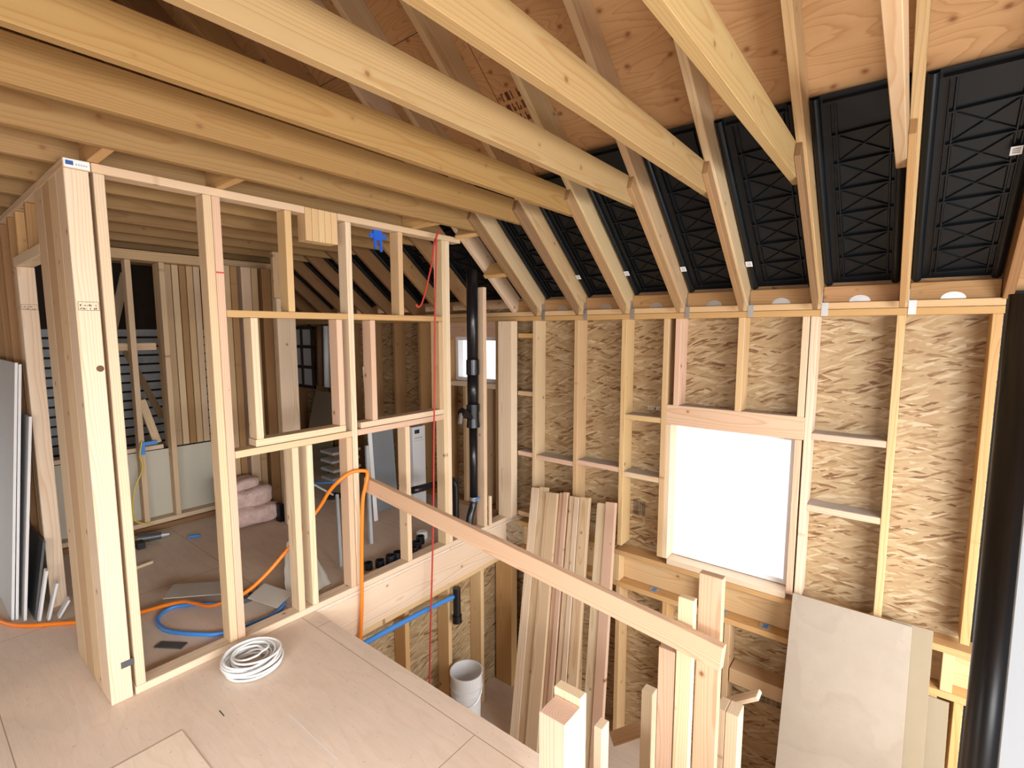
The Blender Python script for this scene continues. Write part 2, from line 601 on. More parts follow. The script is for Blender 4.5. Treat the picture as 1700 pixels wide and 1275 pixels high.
# ------------------------------------------------------------------ outer wall: plates, studs, header, sills, noggins
G = 'studs of the sheathed outer wall'
lum('top_plate', (-8.4, YW, 1.805), (.35, YO, 1.842), 'upper board of the double top plate along the sheathed wall, carrying the rafter feet', 'plate', None, YEL)
lum('top_plate', (-8.4, YW, 1.765), (.35, YO, 1.803), 'lower board of the double top plate, directly on the outer wall studs', 'plate', None, GOLD)
ZS, ZT = .004, 1.765


def wstud(x, z0, z1, label, tint=PALE, grp=G, w=.038):
    return lum('wall_stud', (x, YW, z0), (x + w, YO, z1), label, 'stud', grp, tint)


for (x, lab, t) in ((-2.484, 'full-height stud on the sheathed wall, first right of the corner post', PALE),
                    (-2.077, 'full-height stud on the sheathed wall, second right of the corner post', TAN),
                    (-1.672, 'full-height stud on the sheathed wall, third right of the corner post', YEL),
                    (-1.354, 'king stud running past the left end of the big window header', YEL),
                    (-.466, 'king stud running past the right end of the big window header', CREAM),
                    (-.066, 'narrow full-height stud between the big window and the dark end of the wall', YEL),
                    (.306, 'end stud of the sheathed wall beside the black pipe', GOLD)):
    wstud(x, ZS + .038, ZT, lab, t)
wstud(-1.270, 1.165, ZT, 'short pinkish cripple stud above the left end of the window header', PINK)
wstud(-.865, 1.165, ZT, 'short cripple stud above the middle of the window header', YEL)
wstud(-.509, 1.165, ZT, 'short cripple stud above the right end of the window header', CREAM)
wstud(-1.316, .042, 1.025, 'trimmer stud forming the left side of the big window', CREAM)
wstud(-.513, .042, 1.025, 'pinkish trimmer stud forming the right side of the big window', PINK)
hd = lum('window_header', (-1.316, YW, 1.026), (-.466, YW + .09, 1.165), 'thick pinkish header beam across the top of the big window', 'header', None, PINK)
child('dust', bm_box((-1.31, YW + .004, 1.1652), (-.472, YW + .086, 1.1662)), M['dust'], hd, 'layer of grey dust')
lum('window_sill', (-1.278, YW - .004, .006), (-.513, YO - .034, .044), 'rough wooden sill board under the big bright window', 'sill', None, CREAM)


def noggin(x0, x1, z, lab, t=PINK, dust=True):
    o = lum('noggin', (x0, YW + .004, z), (x1, YO, z + .038), lab, 'blocking', 'blocking between outer wall studs', t)
    if dust:
        child('dust', bm_box((x0 + .004, YW + .012, z + .0382), (x1 - .004, YO - .004, z + .0392)), M['dust'], o, 'layer of grey dust')


noggin(-2.643, -2.484, .597, 'lower short block between corner post and first stud', PINK)
noggin(-2.643, -2.484, 1.126, 'middle short block between corner post and first stud', TAN)
noggin(-2.643, -2.484, 1.622, 'topmost short block between corner post and first stud', GOLD, False)
noggin(-2.446, -2.077, .588, 'horizontal block between the first and second studs', PINK)
noggin(-2.039, -1.672, .612, 'horizontal block between the second and third studs', PINK)
noggin(-1.634, -1.354, .588, 'lower dusty block left of the big window', PALE)
noggin(-1.634, -1.354, 1.026, 'upper block left of the big window, at header height', YEL)
noggin(-.428, -.066, 1.036, 'upper dusty block right of the big window', PINK)
noggin(-.428, -.066, .597, 'lower pinkish block right of the big window', PINK)
noggin(-2.643, -2.484, .055, 'lowest short block between corner post and first stud', TAN, False)

# floor band: sole plate, recessed rim, short blocks and lower top plate
for (a, b, t, lab) in ((-2.64, -1.70, GOLD, 'left length of sole plate at floor level behind the leaning planks'),
                       (-1.69, .63, GOLD, 'long sole plate at floor level running under the big window')):
    lum('sole_plate', (a, YW, -.034), (b, YO, .003), lab, 'plate', None, t)
rim = lum('rim_joist', (-2.64, YO - .044, -.25), (.9, YO - .004, -.036), 'wide yellowish rim joist recessed in the floor band of the outer wall', 'joist', None, YEL)
lum('lower_top_plate', (-2.64, YW, -.29), (.63, YO, -.252), 'top plate of the storey below, under the floor band', 'plate', None, GOLD)
BLK = 'short blocks in the floor band'
for (x, lab) in ((-1.70, 'short upright block in the floor band beside the leaning planks'), (-1.02, 'short upright block in the floor band under the window left half'),
                 (.245, 'short upright block in the floor band at the far right end')):
    lum('band_block', (x, YW + .004, -.251), (x + .05, YO - .046, -.035), lab, 'blocking', BLK, YEL)
for (x, lab) in ((-1.42, 'metal strap with blue print left of the window in the floor band'), (-.93, 'metal strap with blue print behind the standing posts'), (-.66, 'metal strap with blue print below the right half of the window')):
    o = link('metal_strap', bm_box((x, YW + .03, -.2515), (x + .07, YO - .05, -.2495)), M['metal'])
    tag(o, lab, 'strap', 'metal straps in the floor band')
    child('print', bm_box((x + .02, YW + .033, -.2494), (x + .05, YO - .06, -.2490)), M['blue'], o, 'blue print')
for i, (x, t) in enumerate(((-2.484, TAN), (-2.077, TAN), (-1.672, YEL), (-1.30, GOLD), (-.865, TAN), (-.46, GOLD), (.20, GOLD), (.306, GOLD))):
    lum('lower_stud', (x, YW, ZL), (x + .038, YO, -.291), 'stud of the storey below on the outer wall, %s from the left' % NTH[i], 'stud', 'lower storey outer wall studs', t)
lum('lower_noggin', (-1.26, YW + .004, -.66), (-.87, YO, -.622), 'flat dusty block below the floor band under the window', 'blocking', None, TAN)
lum('lower_noggin', (-.82, YW + .004, -.70), (-.465, YO, -.60), 'wide grey block below the floor band beside the leaning sheet', 'blocking', None, TAN)

# far stretch of the outer wall, behind the partition
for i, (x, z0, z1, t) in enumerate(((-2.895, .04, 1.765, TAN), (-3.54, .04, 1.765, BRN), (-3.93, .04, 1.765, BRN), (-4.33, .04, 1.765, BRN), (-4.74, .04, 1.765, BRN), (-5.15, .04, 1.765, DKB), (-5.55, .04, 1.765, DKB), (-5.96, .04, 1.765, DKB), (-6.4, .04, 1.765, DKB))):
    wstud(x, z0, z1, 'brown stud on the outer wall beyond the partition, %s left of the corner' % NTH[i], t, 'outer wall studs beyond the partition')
lum('small_window_header', (-3.50, YW, 1.626), (-2.897, YO - .032, 1.764), 'header over the small white window beyond the black pipe', 'header', None, PINK)
lum('small_window_sill', (-3.50, YW, 1.158), (-2.897, YO - .034, 1.196), 'pale sill under the small white window', 'sill', None, CREAM)
for x, lab in ((-3.30, 'cripple stud under the left half of the small window'), (-3.05, 'cripple stud under the right half of the small window')):
    wstud(x, .04, 1.156, lab, TAN, 'cripple studs below the small window')
lum('sole_plate', (-8.4, YW, .001), (-2.80, YO, .038), 'sole plate of the outer wall beyond the partition', 'plate', None, BRN)

# ------------------------------------------------------------------ roof framing
RG = 'roof rafters of the visible slope'
th = math.atan(SL)
cs, sn = math.cos(th), math.sin(th)


def rafter(xr, label, tint, grp=RG, sister=None, tie=None, w=.038):
    v = .213
    yr = RIDGE_Y + .021
    pr = [(3.352, rz(3.352)), (3.40, rz(3.40)), (3.40, 1.843), (YO, 1.843), (YO, rz(YO) + v), (yr, rz(yr) + v), (yr, rz(yr))]
    o = prism('rafter', pr, xr, xr + w, (-1, SL), label, 'rafter', grp, tint)
    if tie:
        bm = bm_box((xr + w + .0005, YW - .0035, 1.768), (xr + w + .034, YW - .0005, 1.842))
        bm_box((xr + w + .0005, YW - .0035, 1.842), (xr + w + .0025, YW + .032, 1.90), bm)
        child('tie_clip', bm, M['metal'], o, 'galvanized tie clip at the foot')
    return o


def sister(xr, label, tint, yt=2.59):
    pr = [(3.352, rz(3.352, 1.80)), (3.352, rz(3.352) - .001), (yt, rz(yt) - .001), (yt - .03, rz(yt, 1.80) + .005)]
    return prism('rafter_cleat', pr, xr, xr + .026, (-1, SL), label, 'cleat', 'cleats nailed under the rafters', tint)


tn = [GOLD, (.52, .37, .20, 1), (.52, .36, .19, 1), (.54, .41, .25, 1), (.50, .36, .21, 1), (.54, .42, .26, 1), (.50, .36, .21, 1), (.52, .40, .25, 1)]
nm = ['rightmost rafter, brown, at the frame edge', 'rafter meeting the joist nearest the right edge of the view', 'rafter meeting the second joist from the right', 'rafter meeting the third joist from the right',
      'rafter meeting the fourth joist from the right', 'rafter meeting the fifth joist from the right', 'rafter meeting the sixth joist from the right', 'rafter meeting the joist nearest the partition']
for i, xr in enumerate(RXS):
    rafter(xr, nm[i], DKB if i == 0 else tn[i], tie=i > 0)
    if i:
        sister(xr, 'weathered cleat under the %s rafter from the right, ending at a joist' % NTH[i], (.24, .145, .075, 1) if i in (2, 7, 6) else ((.34, .21, .105, 1) if i != 1 else (.42, .26, .12, 1)))
rafter(-2.70, 'rafter coming down beside the black pipe onto the corner post', PALE)
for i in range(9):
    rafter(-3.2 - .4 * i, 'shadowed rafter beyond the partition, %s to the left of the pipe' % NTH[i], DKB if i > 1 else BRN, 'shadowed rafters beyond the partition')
lum('ridge_board', (-8.4, RIDGE_Y - .019, 3.66), (1.55, RIDGE_Y + .019, 3.98), 'dark ridge board along the peak of the roof', 'ridge board', None, DKB)
for i in range(4):
    xr = -3.2 - .5 * i
    yr = RIDGE_Y - .021
    m = lambda y: 2 * RIDGE_Y - y
    pr = [(m(3.40), rz(3.40)), (m(3.40), rz(3.40) + .213), (yr, rz(m(yr)) + .213), (yr, rz(m(yr)))]
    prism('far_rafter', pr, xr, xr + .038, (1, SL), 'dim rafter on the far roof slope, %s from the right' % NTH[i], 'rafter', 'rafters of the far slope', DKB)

JG = 'ceiling joists'
ZJ = 2.375


def joist(xr, label, tint, grp=JG, yend=None):
    y1 = 3.354 - (ZJ - 1.90) / SL
    y2 = 3.354 - (ZJ + .14 - 1.90) / SL
    pr = [(-.95, ZJ), (y1, ZJ), (y2, ZJ + .14), (-.95, ZJ + .14)]
    return prism('ceiling_joist', pr, xr - .0385, xr - .0005, (1, 0), label, 'joist', grp, tint)


jl = ['ceiling joist nearest the right edge, seen almost end on from below', 'second ceiling joist from the right, pale with a yellow stain at its end', 'third ceiling joist from the right, with a knot hole near the middle',
      'fourth ceiling joist from the right, long and pale', 'fifth ceiling joist from the right', 'sixth ceiling joist from the right', 'seventh ceiling joist from the right, running just in front of the partition']
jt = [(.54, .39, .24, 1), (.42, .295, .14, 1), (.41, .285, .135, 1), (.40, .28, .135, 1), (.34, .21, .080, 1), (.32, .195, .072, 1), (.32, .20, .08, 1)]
for i, xr in enumerate(RXS[1:]):
    joist(xr, jl[i], jt[i])
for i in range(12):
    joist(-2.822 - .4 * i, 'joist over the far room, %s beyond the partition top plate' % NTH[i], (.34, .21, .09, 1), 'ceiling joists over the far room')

# blocks between joists above the partition
BG = 'blocks between joists over the partition'
for (y, lab) in ((.69, 'short block between joists above the end post of the partition'), (1.18, 'short block between joists above the double stud'), (2.42, 'short block between joists above the red rope')):
    lum('joist_block', (-2.82, y - .10, ZJ + .001), (-2.469, y - .062, ZJ + .14), lab, 'blocking', BG, GOLD)
for (y, lab) in ((2.73, 'upper short block between rafters left of the first black panel'), (3.04, 'lower short block between rafters left of the first black panel')):
    lumv('rafter_block', (-2.66, y, rz(y) + .02), (-2.432, y, rz(y) + .02), .14, .036, (0, sn, cs), lab, 'blocking', 'blocks between rafters near the pipe', GOLD)

# blocking on the top plate between the rafter feet, each with a small vent screen
xs = sorted(RXS)
edges = [(-2.66, -2.432)] + [(a + .0395, b - .0015) for a, b in zip(xs, xs[1:])]
for i, (a, b) in enumerate(edges):
    o = lum('bird_block', (a, YW + .035, 1.843), (b - .001, YW + .073, 1.935), 'brown block between rafter feet on the top plate, %s from the left' % NTH[i], 'blocking', 'blocks between rafter feet', BRN)
    if i:
        bm = bmesh.new()
        c = (a + b) / 2
        vs = [bm.verts.new((c + .05 * math.cos(t), YW + .034, 1.846 + .035 * math.sin(t))) for t in [PI * k / 10 for k in range(11)]]
        vs2 = [bm.verts.new((v.co.x, YW + .0348, v.co.z)) for v in vs]
        bm.faces.new(vs)
        bm.faces.new(vs2[::-1])
        for k in range(11):
            bm.faces.new((vs[k], vs[(k + 1) % 11], vs2[(k + 1) % 11], vs2[k]))
        child('vent_screen', bm, M['metal'], o, 'grey half-round vent screen')

# black vent baffles under the sheathing
Rb = Matrix((Vector((1, 0, 0)), Vector((0, -cs, sn)), Vector((0, -sn, -cs)))).transposed().to_4x4()
bl = ['black ribbed vent panel in the first bay from the left, nearest the pipe', 'black ribbed vent panel in the second bay from the left', 'black ribbed vent panel in the third bay from the left', 'black ribbed vent panel in the fourth bay from the left',
      'black ribbed vent panel in the fifth bay, above the window', 'black ribbed vent panel in the sixth bay, right of the window', 'black ribbed vent panel in the rightmost bay beside the frame edge']
tops = [2.60, 2.64, 2.58, 2.575, 2.585, 2.59, 2.60]
for i, (a, b) in enumerate(edges[1:]):
    w = b - a - .004
    y0 = 3.46
    L = (y0 - tops[i]) / cs
    T = Matrix.Translation((a + .002, y0, rz(y0, 1.845 + .20))) @ Rb
    bm = bm_box((0, 0, -.006), (w, L, 0))
    for u in (.022, w - .022):
        for k in range(8):
            a0, a1 = PI * k / 8, PI * (k + 1) / 8
            q = []
            for aa, vv in ((a0, 0), (a1, 0), (a1, L), (a0, L)):
                q.append(bm.verts.new((u + .02 * math.cos(aa), vv, .024 * math.sin(aa))))
            bm.faces.new(q)

    def rib(p, q, wd=.006, h=.012):
        p, q = Vector((*p, 0)), Vector((*q, 0))
        d = (q - p).normalized()
        s_ = Vector((-d.y, d.x, 0)) * wd
        lo_ = [bm.verts.new(v) for v in (p - s_, q - s_, q + s_, p + s_)]
        hi_ = [bm.verts.new(v + Vector((0, 0, h))) for v in (p - s_ * .45, q - s_ * .45, q + s_ * .45, p + s_ * .45)]
        bm.faces.new(hi_)
        for k in range(4):
            bm.faces.new((lo_[k], lo_[(k + 1) % 4], hi_[(k + 1) % 4], hi_[k]))
    u0, u1 = w * .27, w * .83
    rib((u0, .03), (u0, L - .03))
    rib((u1, .03), (u1, L - .03))
    rib((u0 - .02, .03), (u0 - .02, L - .03), .004, .018)
    rib((u1 + .02, .03), (u1 + .02, L - .03), .004, .018)
    n = int((L - .14) / .148)
    for k in range(n + 1):
        v = .05 + k * .148
        rib((u0 - .02, v), (u1 + .02, v + .012), .007, .014)
        if k < n:
            rib((u0, v + .008), (u1, v + .150), .004, .008)
            rib((u1, v + .018), (u0, v + .142), .004, .008)
    rib((.05, L - .03), (w - .05, L - .03), .008, .02)
    o = link('vent_baffle', bm, M['black'])
    o.matrix_world = T
    tag(o, bl[i], 'vent baffle', 'black vent baffles between rafters')
    if i in (1, 2, 3, 4, 6):
        # small white sticker on the left flange
        v = .22 if i < 6 else .72
        u = .022 if i < 6 else w - .05
        st = bm_box((u - .018, v - .02, .0245), (u + .018, v + .02, .0255))
        st.transform(T)
        s_ = child('sticker', st, M['paper'], o, 'small white sticker')
        st = bmesh.new()
        for q in range(3):
            bm_box((u - .012, v - .010 + q * .009, .0256), (u + .012, v - .007 + q * .009, .0258), st)
        st.transform(T)
        child('print', st, M['ink'], s_)
bm = bm_box((-2.655, 2.45, -.006), (-2.437, 2.46, 0))
bm.free()
bm = bm_box((0, 0, -.006), (.222, 1.22, 0))
o = link('vent_sheet', bm, M['black'])
o.matrix_world = Matrix.Translation((-2.657, 3.46, rz(3.46, 1.845 + .20))) @ Rb
tag(o, 'flat black sheet behind two short blocks, between the pipe and the first long rafter', 'vent baffle')

# ------------------------------------------------------------------ framed partition between the landing and the far room
SG = 'studs of the framed partition'
ZP = 2.335


def pst(y, z0, z1, label, tint=PALE, w=.038, x0=PB, x1=PX, grp=SG):
    return lum('partition_stud', (x0, y, z0), (x1, y + w, z1), label, 'stud', grp, tint)


lum('partition_sole_plate', (PB, .602, .001), (PX, 3.40, .039), 'pale bottom plate of the framed partition along the floor', 'plate', None, CREAM)
lum('partition_top_plate', (PB, .602, ZP + .001), (PX, 1.538, ZP + .039), 'top plate of the partition left of the hanging block', 'plate', 'partition top plates', PALE)
lum('partition_top_plate', (PB, 1.744, ZP + .001), (PX, 2.78, ZP + .039), 'top plate of the partition right of the hanging block', 'plate', 'partition top plates', PALE)
pst(.606, .040, ZP, 'partition stud next to the big corner post, dark gap beside it', CREAM)
pst(1.018, .040, ZP, 'pale left half of the tall double stud in the partition', PALE)
pst(1.0575, .040, ZP, 'pink right half of the tall double stud, with a thin red mark', PINK)
pst(1.400, .040, 1.019, 'short stud under the wall opening, left one of the close pair', CREAM)
pst(1.486, .040, 1.019, 'short stud under the wall opening, right one of the close pair', CREAM)
pst(1.752, .040, 1.019, 'pink trimmer under the opening beside the orange hose', PINK)
pst(1.795, .040, ZP, 'slim full-height stud between the two wall openings', CREAM)
pst(2.216, .040, 1.019, 'short stud under the right opening, behind the angled rail', PALE)
pst(2.585, .040, ZP, 'left half of the double stud at the pipe bay', PALE)
pst(2.6235, .040, ZP, 'right half of the double stud at the pipe bay', CREAM)
pst(1.420, 1.787, ZP, 'short stud above the header, left of the hanging block', YEL)
pst(2.190, 1.787, ZP, 'short stud above the header, left of the red rope', YEL)
pst(1.211, 1.101, 1.749, 'left jamb of the left wall opening', CREAM)
pst(1.712, 1.101, 1.749, 'right jamb of the left wall opening', PINK)
pst(1.952, 1.101, 1.749, 'left jamb of the right wall opening', PINK)
pst(2.545, 1.101, 1.749, 'right jamb of the right wall opening, beside the red rope', TAN)
lum('opening_header', (PB, 1.097, 1.750), (PX, 1.794, 1.786), 'flat golden header board above the left wall opening', 'header', 'headers over the wall openings', GOLD)
lum('opening_header', (PB, 1.834, 1.750), (PX, 2.584, 1.786), 'flat golden header board above the right wall opening', 'header', 'headers over the wall openings', GOLD)
lum('opening_sill', (PB, 1.097, 1.020), (PX, 1.794, 1.058), 'lower sill board under the left wall opening', 'sill', 'sills of the wall openings', PALE)
lum('opening_sill', (PB, 1.834, 1.020), (PX, 2.584, 1.058), 'lower sill board under the right wall opening', 'sill', 'sills of the wall openings', PINK)
lum('opening_sill', (PB, 1.205, 1.062), (PX, 1.752, 1.100), 'upper sill board in the left wall opening', 'sill', 'sills of the wall openings', CREAM)
lum('opening_sill', (PB, 1.86, 1.062), (PX, 2.584, 1.100), 'upper sill board in the right wall opening', 'sill', 'sills of the wall openings', CREAM)
for i in range(5):
    lum('hanging_block', (PB, 1.54 + .0405 * i, 2.19), (PX, 1.579 + .0405 * i, ZJ - .002), 'upright block of the short hanging bundle under the joist, %s from the left' % NTH[i], 'blocking', 'hanging bundle of blocks', YEL)
# pipe bay and corner
pst(3.034, .040, 1.80 + SL * (3.354 - 3.072) - .005, 'stud just right of the tall black pipe', PALE)
lum('corner_post', (PB, 3.322, .040), (-2.645, 3.403, 1.764), 'pale corner post where the partition meets the sheathed wall', 'post', None, CREAM)
lum('lower_corner_post', (-2.85 + .02, 3.322, ZL), (-2.645, 3.403, -.34), 'golden corner post of the storey below', 'post', None, GOLD)
lum('leaning_scrap', (-2.70, 3.076, .04), (-2.676, 3.096, .30), 'thin pale scrap stick against the stud by the pipe', 'stick', None, CREAM)

# corner post of the partition end: plies along the side wall
PG = 'plies of the big built-up post'
p2 = lum('post_ply', (-2.845, .512, .001), (-2.706, .592, ZP), 'front pale timber of the big built-up corner post, with a dark knot', 'post', PG, CREAM)
for i, (a, b, t) in enumerate(((-2.985, -2.8465, PALE), (-3.14, -2.9865, TAN), (-3.31, -3.1415, PALE))):
    lum('post_ply', (a, .512, .001), (b, .592, ZP), 'side ply of the built-up post facing the camera, %s from its front corner' % NTH[i], 'post', PG, t)
side = lum('side_wall_plate', (-8.3, .512, ZP + .001), (-2.7055, .600, ZP + .039), 'top plate running left over the big corner post, sticker on its end', 'plate', None, PALE)
st = child('sticker', bm_box((-2.705, .515, ZP + .004), (-2.7042, .597, ZP + .036)), M['white'], side, 'white lumber sticker with blue print')
child('print', bm_box((-2.7041, .520, ZP + .013), (-2.7039, .545, ZP + .030)), M['inkb'], st, 'blue print')
bm = bmesh.new()
for k in range(5):
    bm_box((-2.7041, .552 + .008 * k, ZP + .014), (-2.7039, .557 + .008 * k, ZP + .022), bm)
child('print', bm, M['pipeg'], st, 'grey print')
# ink stamps on the corner post and the double stud


def stamp(parent, x, y0, y1, z0, z1, mat='ink', rows=2, frame=True, seed=1):
    r = random.Random(seed)
    bm = bmesh.new()
    if frame:
        for zz in (z0, z1):
            bm_box((x, y0, zz), (x + .0004, y1, zz + .0016), bm)
        for yy in (y0, y1):
            bm_box((x, yy, z0), (x + .0004, yy + .0014, z1), bm)
    h = (z1 - z0) / (rows + .6)
    for k in range(rows):
        y = y0 + .006
        while y < y1 - .008:
            w = r.uniform(.002, .006)
            if r.random() < .7:
                bm_box((x, y, z0 + h * (k + .35)), (x + .0004, y + w, z0 + h * (k + .35) + h * r.uniform(.25, .6)), bm)
            y += w + r.uniform(.001, .004)
    child('grade_stamp', bm, M[mat], parent, 'printed grade stamp')


stamp(p2, -2.7058, .520, .588, 1.765, 1.80, seed=4)
ds = [o for o in bpy.data.objects if o.get('label', '').startswith('pink right half')][0]
stamp(ds, PX + .0002, 1.060, 1.092, 1.372, 1.392, 'inkb', 1, False, 5)
child('red_mark', bm_box((PX + .0002, 1.058, 1.965), (PX + .0008, 1.095, 1.972)), M['red'], ds, 'thin red marking line')
kp = p2
bm = bm_cyl(bmesh.new(), (-2.7062, .575, 1.52), (-2.7045, .575, 1.52), .014, .012, 16)
child('knot', bm, M['brown'], kp, 'dark round knot')
nb = link('bent_strap', bm_box((-2.7055, .556, .155), (-2.7035, .604, .185)), M['dmetal'])
tag(nb, 'small bent grey metal bracket near the foot of the big corner post', 'bracket')

# rim board under the partition and the platform edge
rb = lum('rim_board', (PX - .036, 1.503, -.286), (PX + .004, 3.32, -.0205), 'deep pale rim board under the partition, along the stair opening', 'joist', None, CREAM)
lum('ledger', (PX - .085, 1.503, -.328), (PX - .002, 3.32, -.2875), 'thin ledger board under the deep rim board', 'ledger', None, YEL)
lum('stair_opening_rim', (PX, 1.458, -.30), (1.58, 1.4985, -.0215), 'rim joist hidden under the edge of the plywood platform', 'joist', None, YEL)
for i, (y, t) in enumerate(((1.79, GOLD), (2.185, GOLD), (2.615, YEL), (3.00, YEL))):
    lum('landing_stud', (-2.848, y, ZL), (-2.722, y + .040, -.3295), 'stud on the landing wall below the rim board, %s from the left' % NTH[i], 'stud', 'landing wall studs', t)

# angled guard rail and cut posts by the stairs
A0, A1 = Vector((-2.69, 1.875, .70)), Vector((-.455, 1.80, .505))
lumv('guard_rail', A0, A1, .094, .038, (0, 0, 1), 'long angled wooden rail crossing in front of the stair opening', 'rail', None, PINK)
DWN = ZL + .0015
NP = 'cut-off posts standing in the stair opening'
# near newel pair on the platform
lum('newel_post', (-.775, 1.10, .001), (-.686, 1.189, .582), 'square post at the platform edge, its sawn top close to the camera', 'post', None, PINK)
lum('newel_post', (-.783, 1.190, .001), (-.69, 1.228, .604), 'flat stud fixed behind the square post at the platform edge', 'post', None, CREAM)
lum('stair_post', (-.866, 1.60, DWN), (-.830, 1.66, .155), 'thin cut stud just right of the square newel post', 'post', NP, CREAM)
lum('stair_post', (-.930, 2.20, DWN), (-.872, 2.258, -.085), 'slim pale post midway between the newel and the rail supports', 'post', NP, CREAM)
lum('stair_post', (-.715, 1.850, DWN), (-.648, 1.888, .415), 'wide pinkish stud holding up the angled rail', 'post', NP, PINK)
lum('stair_post', (-.583, 1.900, DWN), (-.494, 1.938, .748), 'tallest stair stud, rising above the low end of the angled rail', 'post', NP, PINK)
lum('stair_post', (-.642, 1.845, DWN), (-.580, 1.880, .655), 'cut stud peeking over the angled rail just left of the tallest one', 'post', NP, CREAM)
lum('stair_post', (-.525, 2.00, DWN), (-.489, 2.085, .150), 'left half of the short double post below the rail end', 'post', NP, PALE)
lum('stair_post', (-.4875, 2.00, DWN), (-.438, 2.085, .150), 'right half of the short double post below the rail end', 'post', NP, CREAM)
lumv('scrap_board', (-.58, 2.20, .008), (-.405, 2.20, .142), .06, .019, (0, 1, 0), 'short tilted scrap board behind the short double post', 'board', None, CREAM)
lumv('stair_stringer', (-1.13, 2.30, -.53), (-.60, 2.30, -.05), .07, .02, (0, .3, 1), 'thin sloping board low between the stair posts', 'board', None, PALE)

# planks leaning on the outer wall
LG = 'planks leaning on the sheathed wall'
pl = [(-2.432, .078, 3.345, CREAM), (-2.353, .076, 3.352, PALE), (-2.273, .110, 3.330, PALE), (-2.158, .042, 3.358, PINK), (-2.114, .040, 3.345, PINK), (-2.060, .046, 3.352, PALE), (-2.011, .044, 3.345, CREAM), (-1.962, .082, 3.352, PALE), (-1.815, .076, 3.358, CREAM), (-1.737, .080, 3.350, PINK)]
for i, (x, w, y, t) in enumerate(pl):
    zt = .375 + random.uniform(-.015, .015)
    lumv('plank', (x + w / 2, y, zt), (x + w / 2 + .185, y - .54, DWN + .01), w, .038, (1, 0, 0), 'plank leaning on the sheathed wall, %s from the left' % NTH[i], 'plank', LG, t)


def leaning(name, x0, x1, yt, zt, yb, zb, th_, mat, label, cat, group=None, skew=0):
    d = Vector((0, yt - yb, zt - zb))
    L = d.length
    z = d.normalized()
    x = Vector((1, 0, 0))
    y = z.cross(x)
    o = link(name, bm_box((-(x1 - x0) / 2, -th_ / 2, -L / 2), ((x1 - x0) / 2, th_ / 2, L / 2), None, .001), mat)
    o.matrix_world = Matrix.Translation(((x0 + x1) / 2, (yt + yb) / 2, (zt + zb) / 2)) @ Matrix((x, y, z)).transposed().to_4x4() @ Matrix.Rotation(skew, 4, 'Y')
    return tag(o, label, cat, group)


leaning('plywood_sheet', -.463, .108, 3.345, .088, 2.93, DWN + .004, .012, M['sheet'], 'large smooth tan plywood sheet leaning on the wall right of the window', 'sheet')
leaning('board_sheet', .02, .197, 3.37, .088, 3.02, DWN + .004, .012, M['kraft'], 'narrow brown board behind the right edge of the large plywood sheet', 'sheet')
leaning('board_sheet', .15, .288, 3.392, -.295, 3.16, DWN + .004, .010, M['kraft'], 'short brown board low behind the other leaning sheets', 'sheet')

# black pipe column and pale panel at the right edge
bm = bm_cyl(bmesh.new(), (.238, 1.75, DWN), (.238, 1.75, 1.77), .056, None, 28)
vp = tag(link('vent_pipe', bm, M['abs'], None, True), 'thick black plastic pipe rising along the right edge of the view', 'pipe')
leaning('grey_board', .190, .70, 1.34, 1.60, 1.27, .001, .0125, M['grey'], 'pale grey panel edge at the lower right corner beside the thick black pipe', 'panel')

# ------------------------------------------------------------------ black drain stack in the pipe bay
sx, sy = -2.752, 2.955
st = empty('drain_stack', (sx, sy, .14), 'black plastic drain stack standing in the bay beside the partition', 'pipe')
bm = bm_cyl(bmesh.new(), (sx, sy, 1.36), (sx, sy, 2.16), .046, None, 24)
child('upper_pipe', bm, M['abs'], st, None, True)
bm = bm_cyl(bmesh.new(), (sx, sy, 1.33), (sx, sy, 1.45), .053, None, 24)
child('coupling', bm, M['abs'], st)
bm = bm_cyl(bmesh.new(), (sx, sy, 1.06), (sx, sy, 1.34), .046, None, 24)
child('middle_pipe', bm, M['abs'], st, None, True)
bm = bm_cyl(bmesh.new(), (sx, sy, 1.03), (sx, sy, 1.09), .055, None, 24)
bm_cyl(bm, (sx, sy, .97), (sx, sy, 1.03), .050, None, 24)
bm_cyl(bm, (sx, sy, .90), (sx, sy, .97), .056, .050, 24)
bm_cyl(bm, (sx, sy, .97), (sx + .01, sy - .12, 1.03), .028, None, 18)
bm_cyl(bm, (sx + .01, sy - .10, 1.02), (sx + .012, sy - .15, 1.045), .035, None, 18)
w_ = child('wye_fitting', bm, M['abs'], st)
bm = bm_cyl(bmesh.new(), (sx + .012, sy - .15, 1.03), (sx + .03, sy - .185, .955), .016, .018, 14)
child('test_cap', bm, M['metal'], w_, 'shiny metal cap on the side branch')
bm = bm_cyl(bmesh.new(), (sx, sy, .30), (sx, sy, .905), .034, None, 22)
child('lower_pipe', bm, M['abs'], st, None, True)
bm = bm_cyl(bmesh.new(), (sx, sy, .285), (sx, sy, .315), .039, None, 22)
child('clamp', bm, M['metal'], st, 'steel band clamp with blue bolt')
bm = bm_cyl(bmesh.new(), (sx + .05, sy - .03, .298), (sx + .03, sy + .03, .304), .009, None, 10)
child('bolt', bm, M['blue'], st, 'blue bolt')
child('elbow', bm_tube(bmesh.new(), [(sx, sy, .285), (sx, sy - .01, .24), (sx + .005, sy - .05, .16), (sx + .006, sy - .075, .05)], .031, 16), M['abs'], st, None, True)
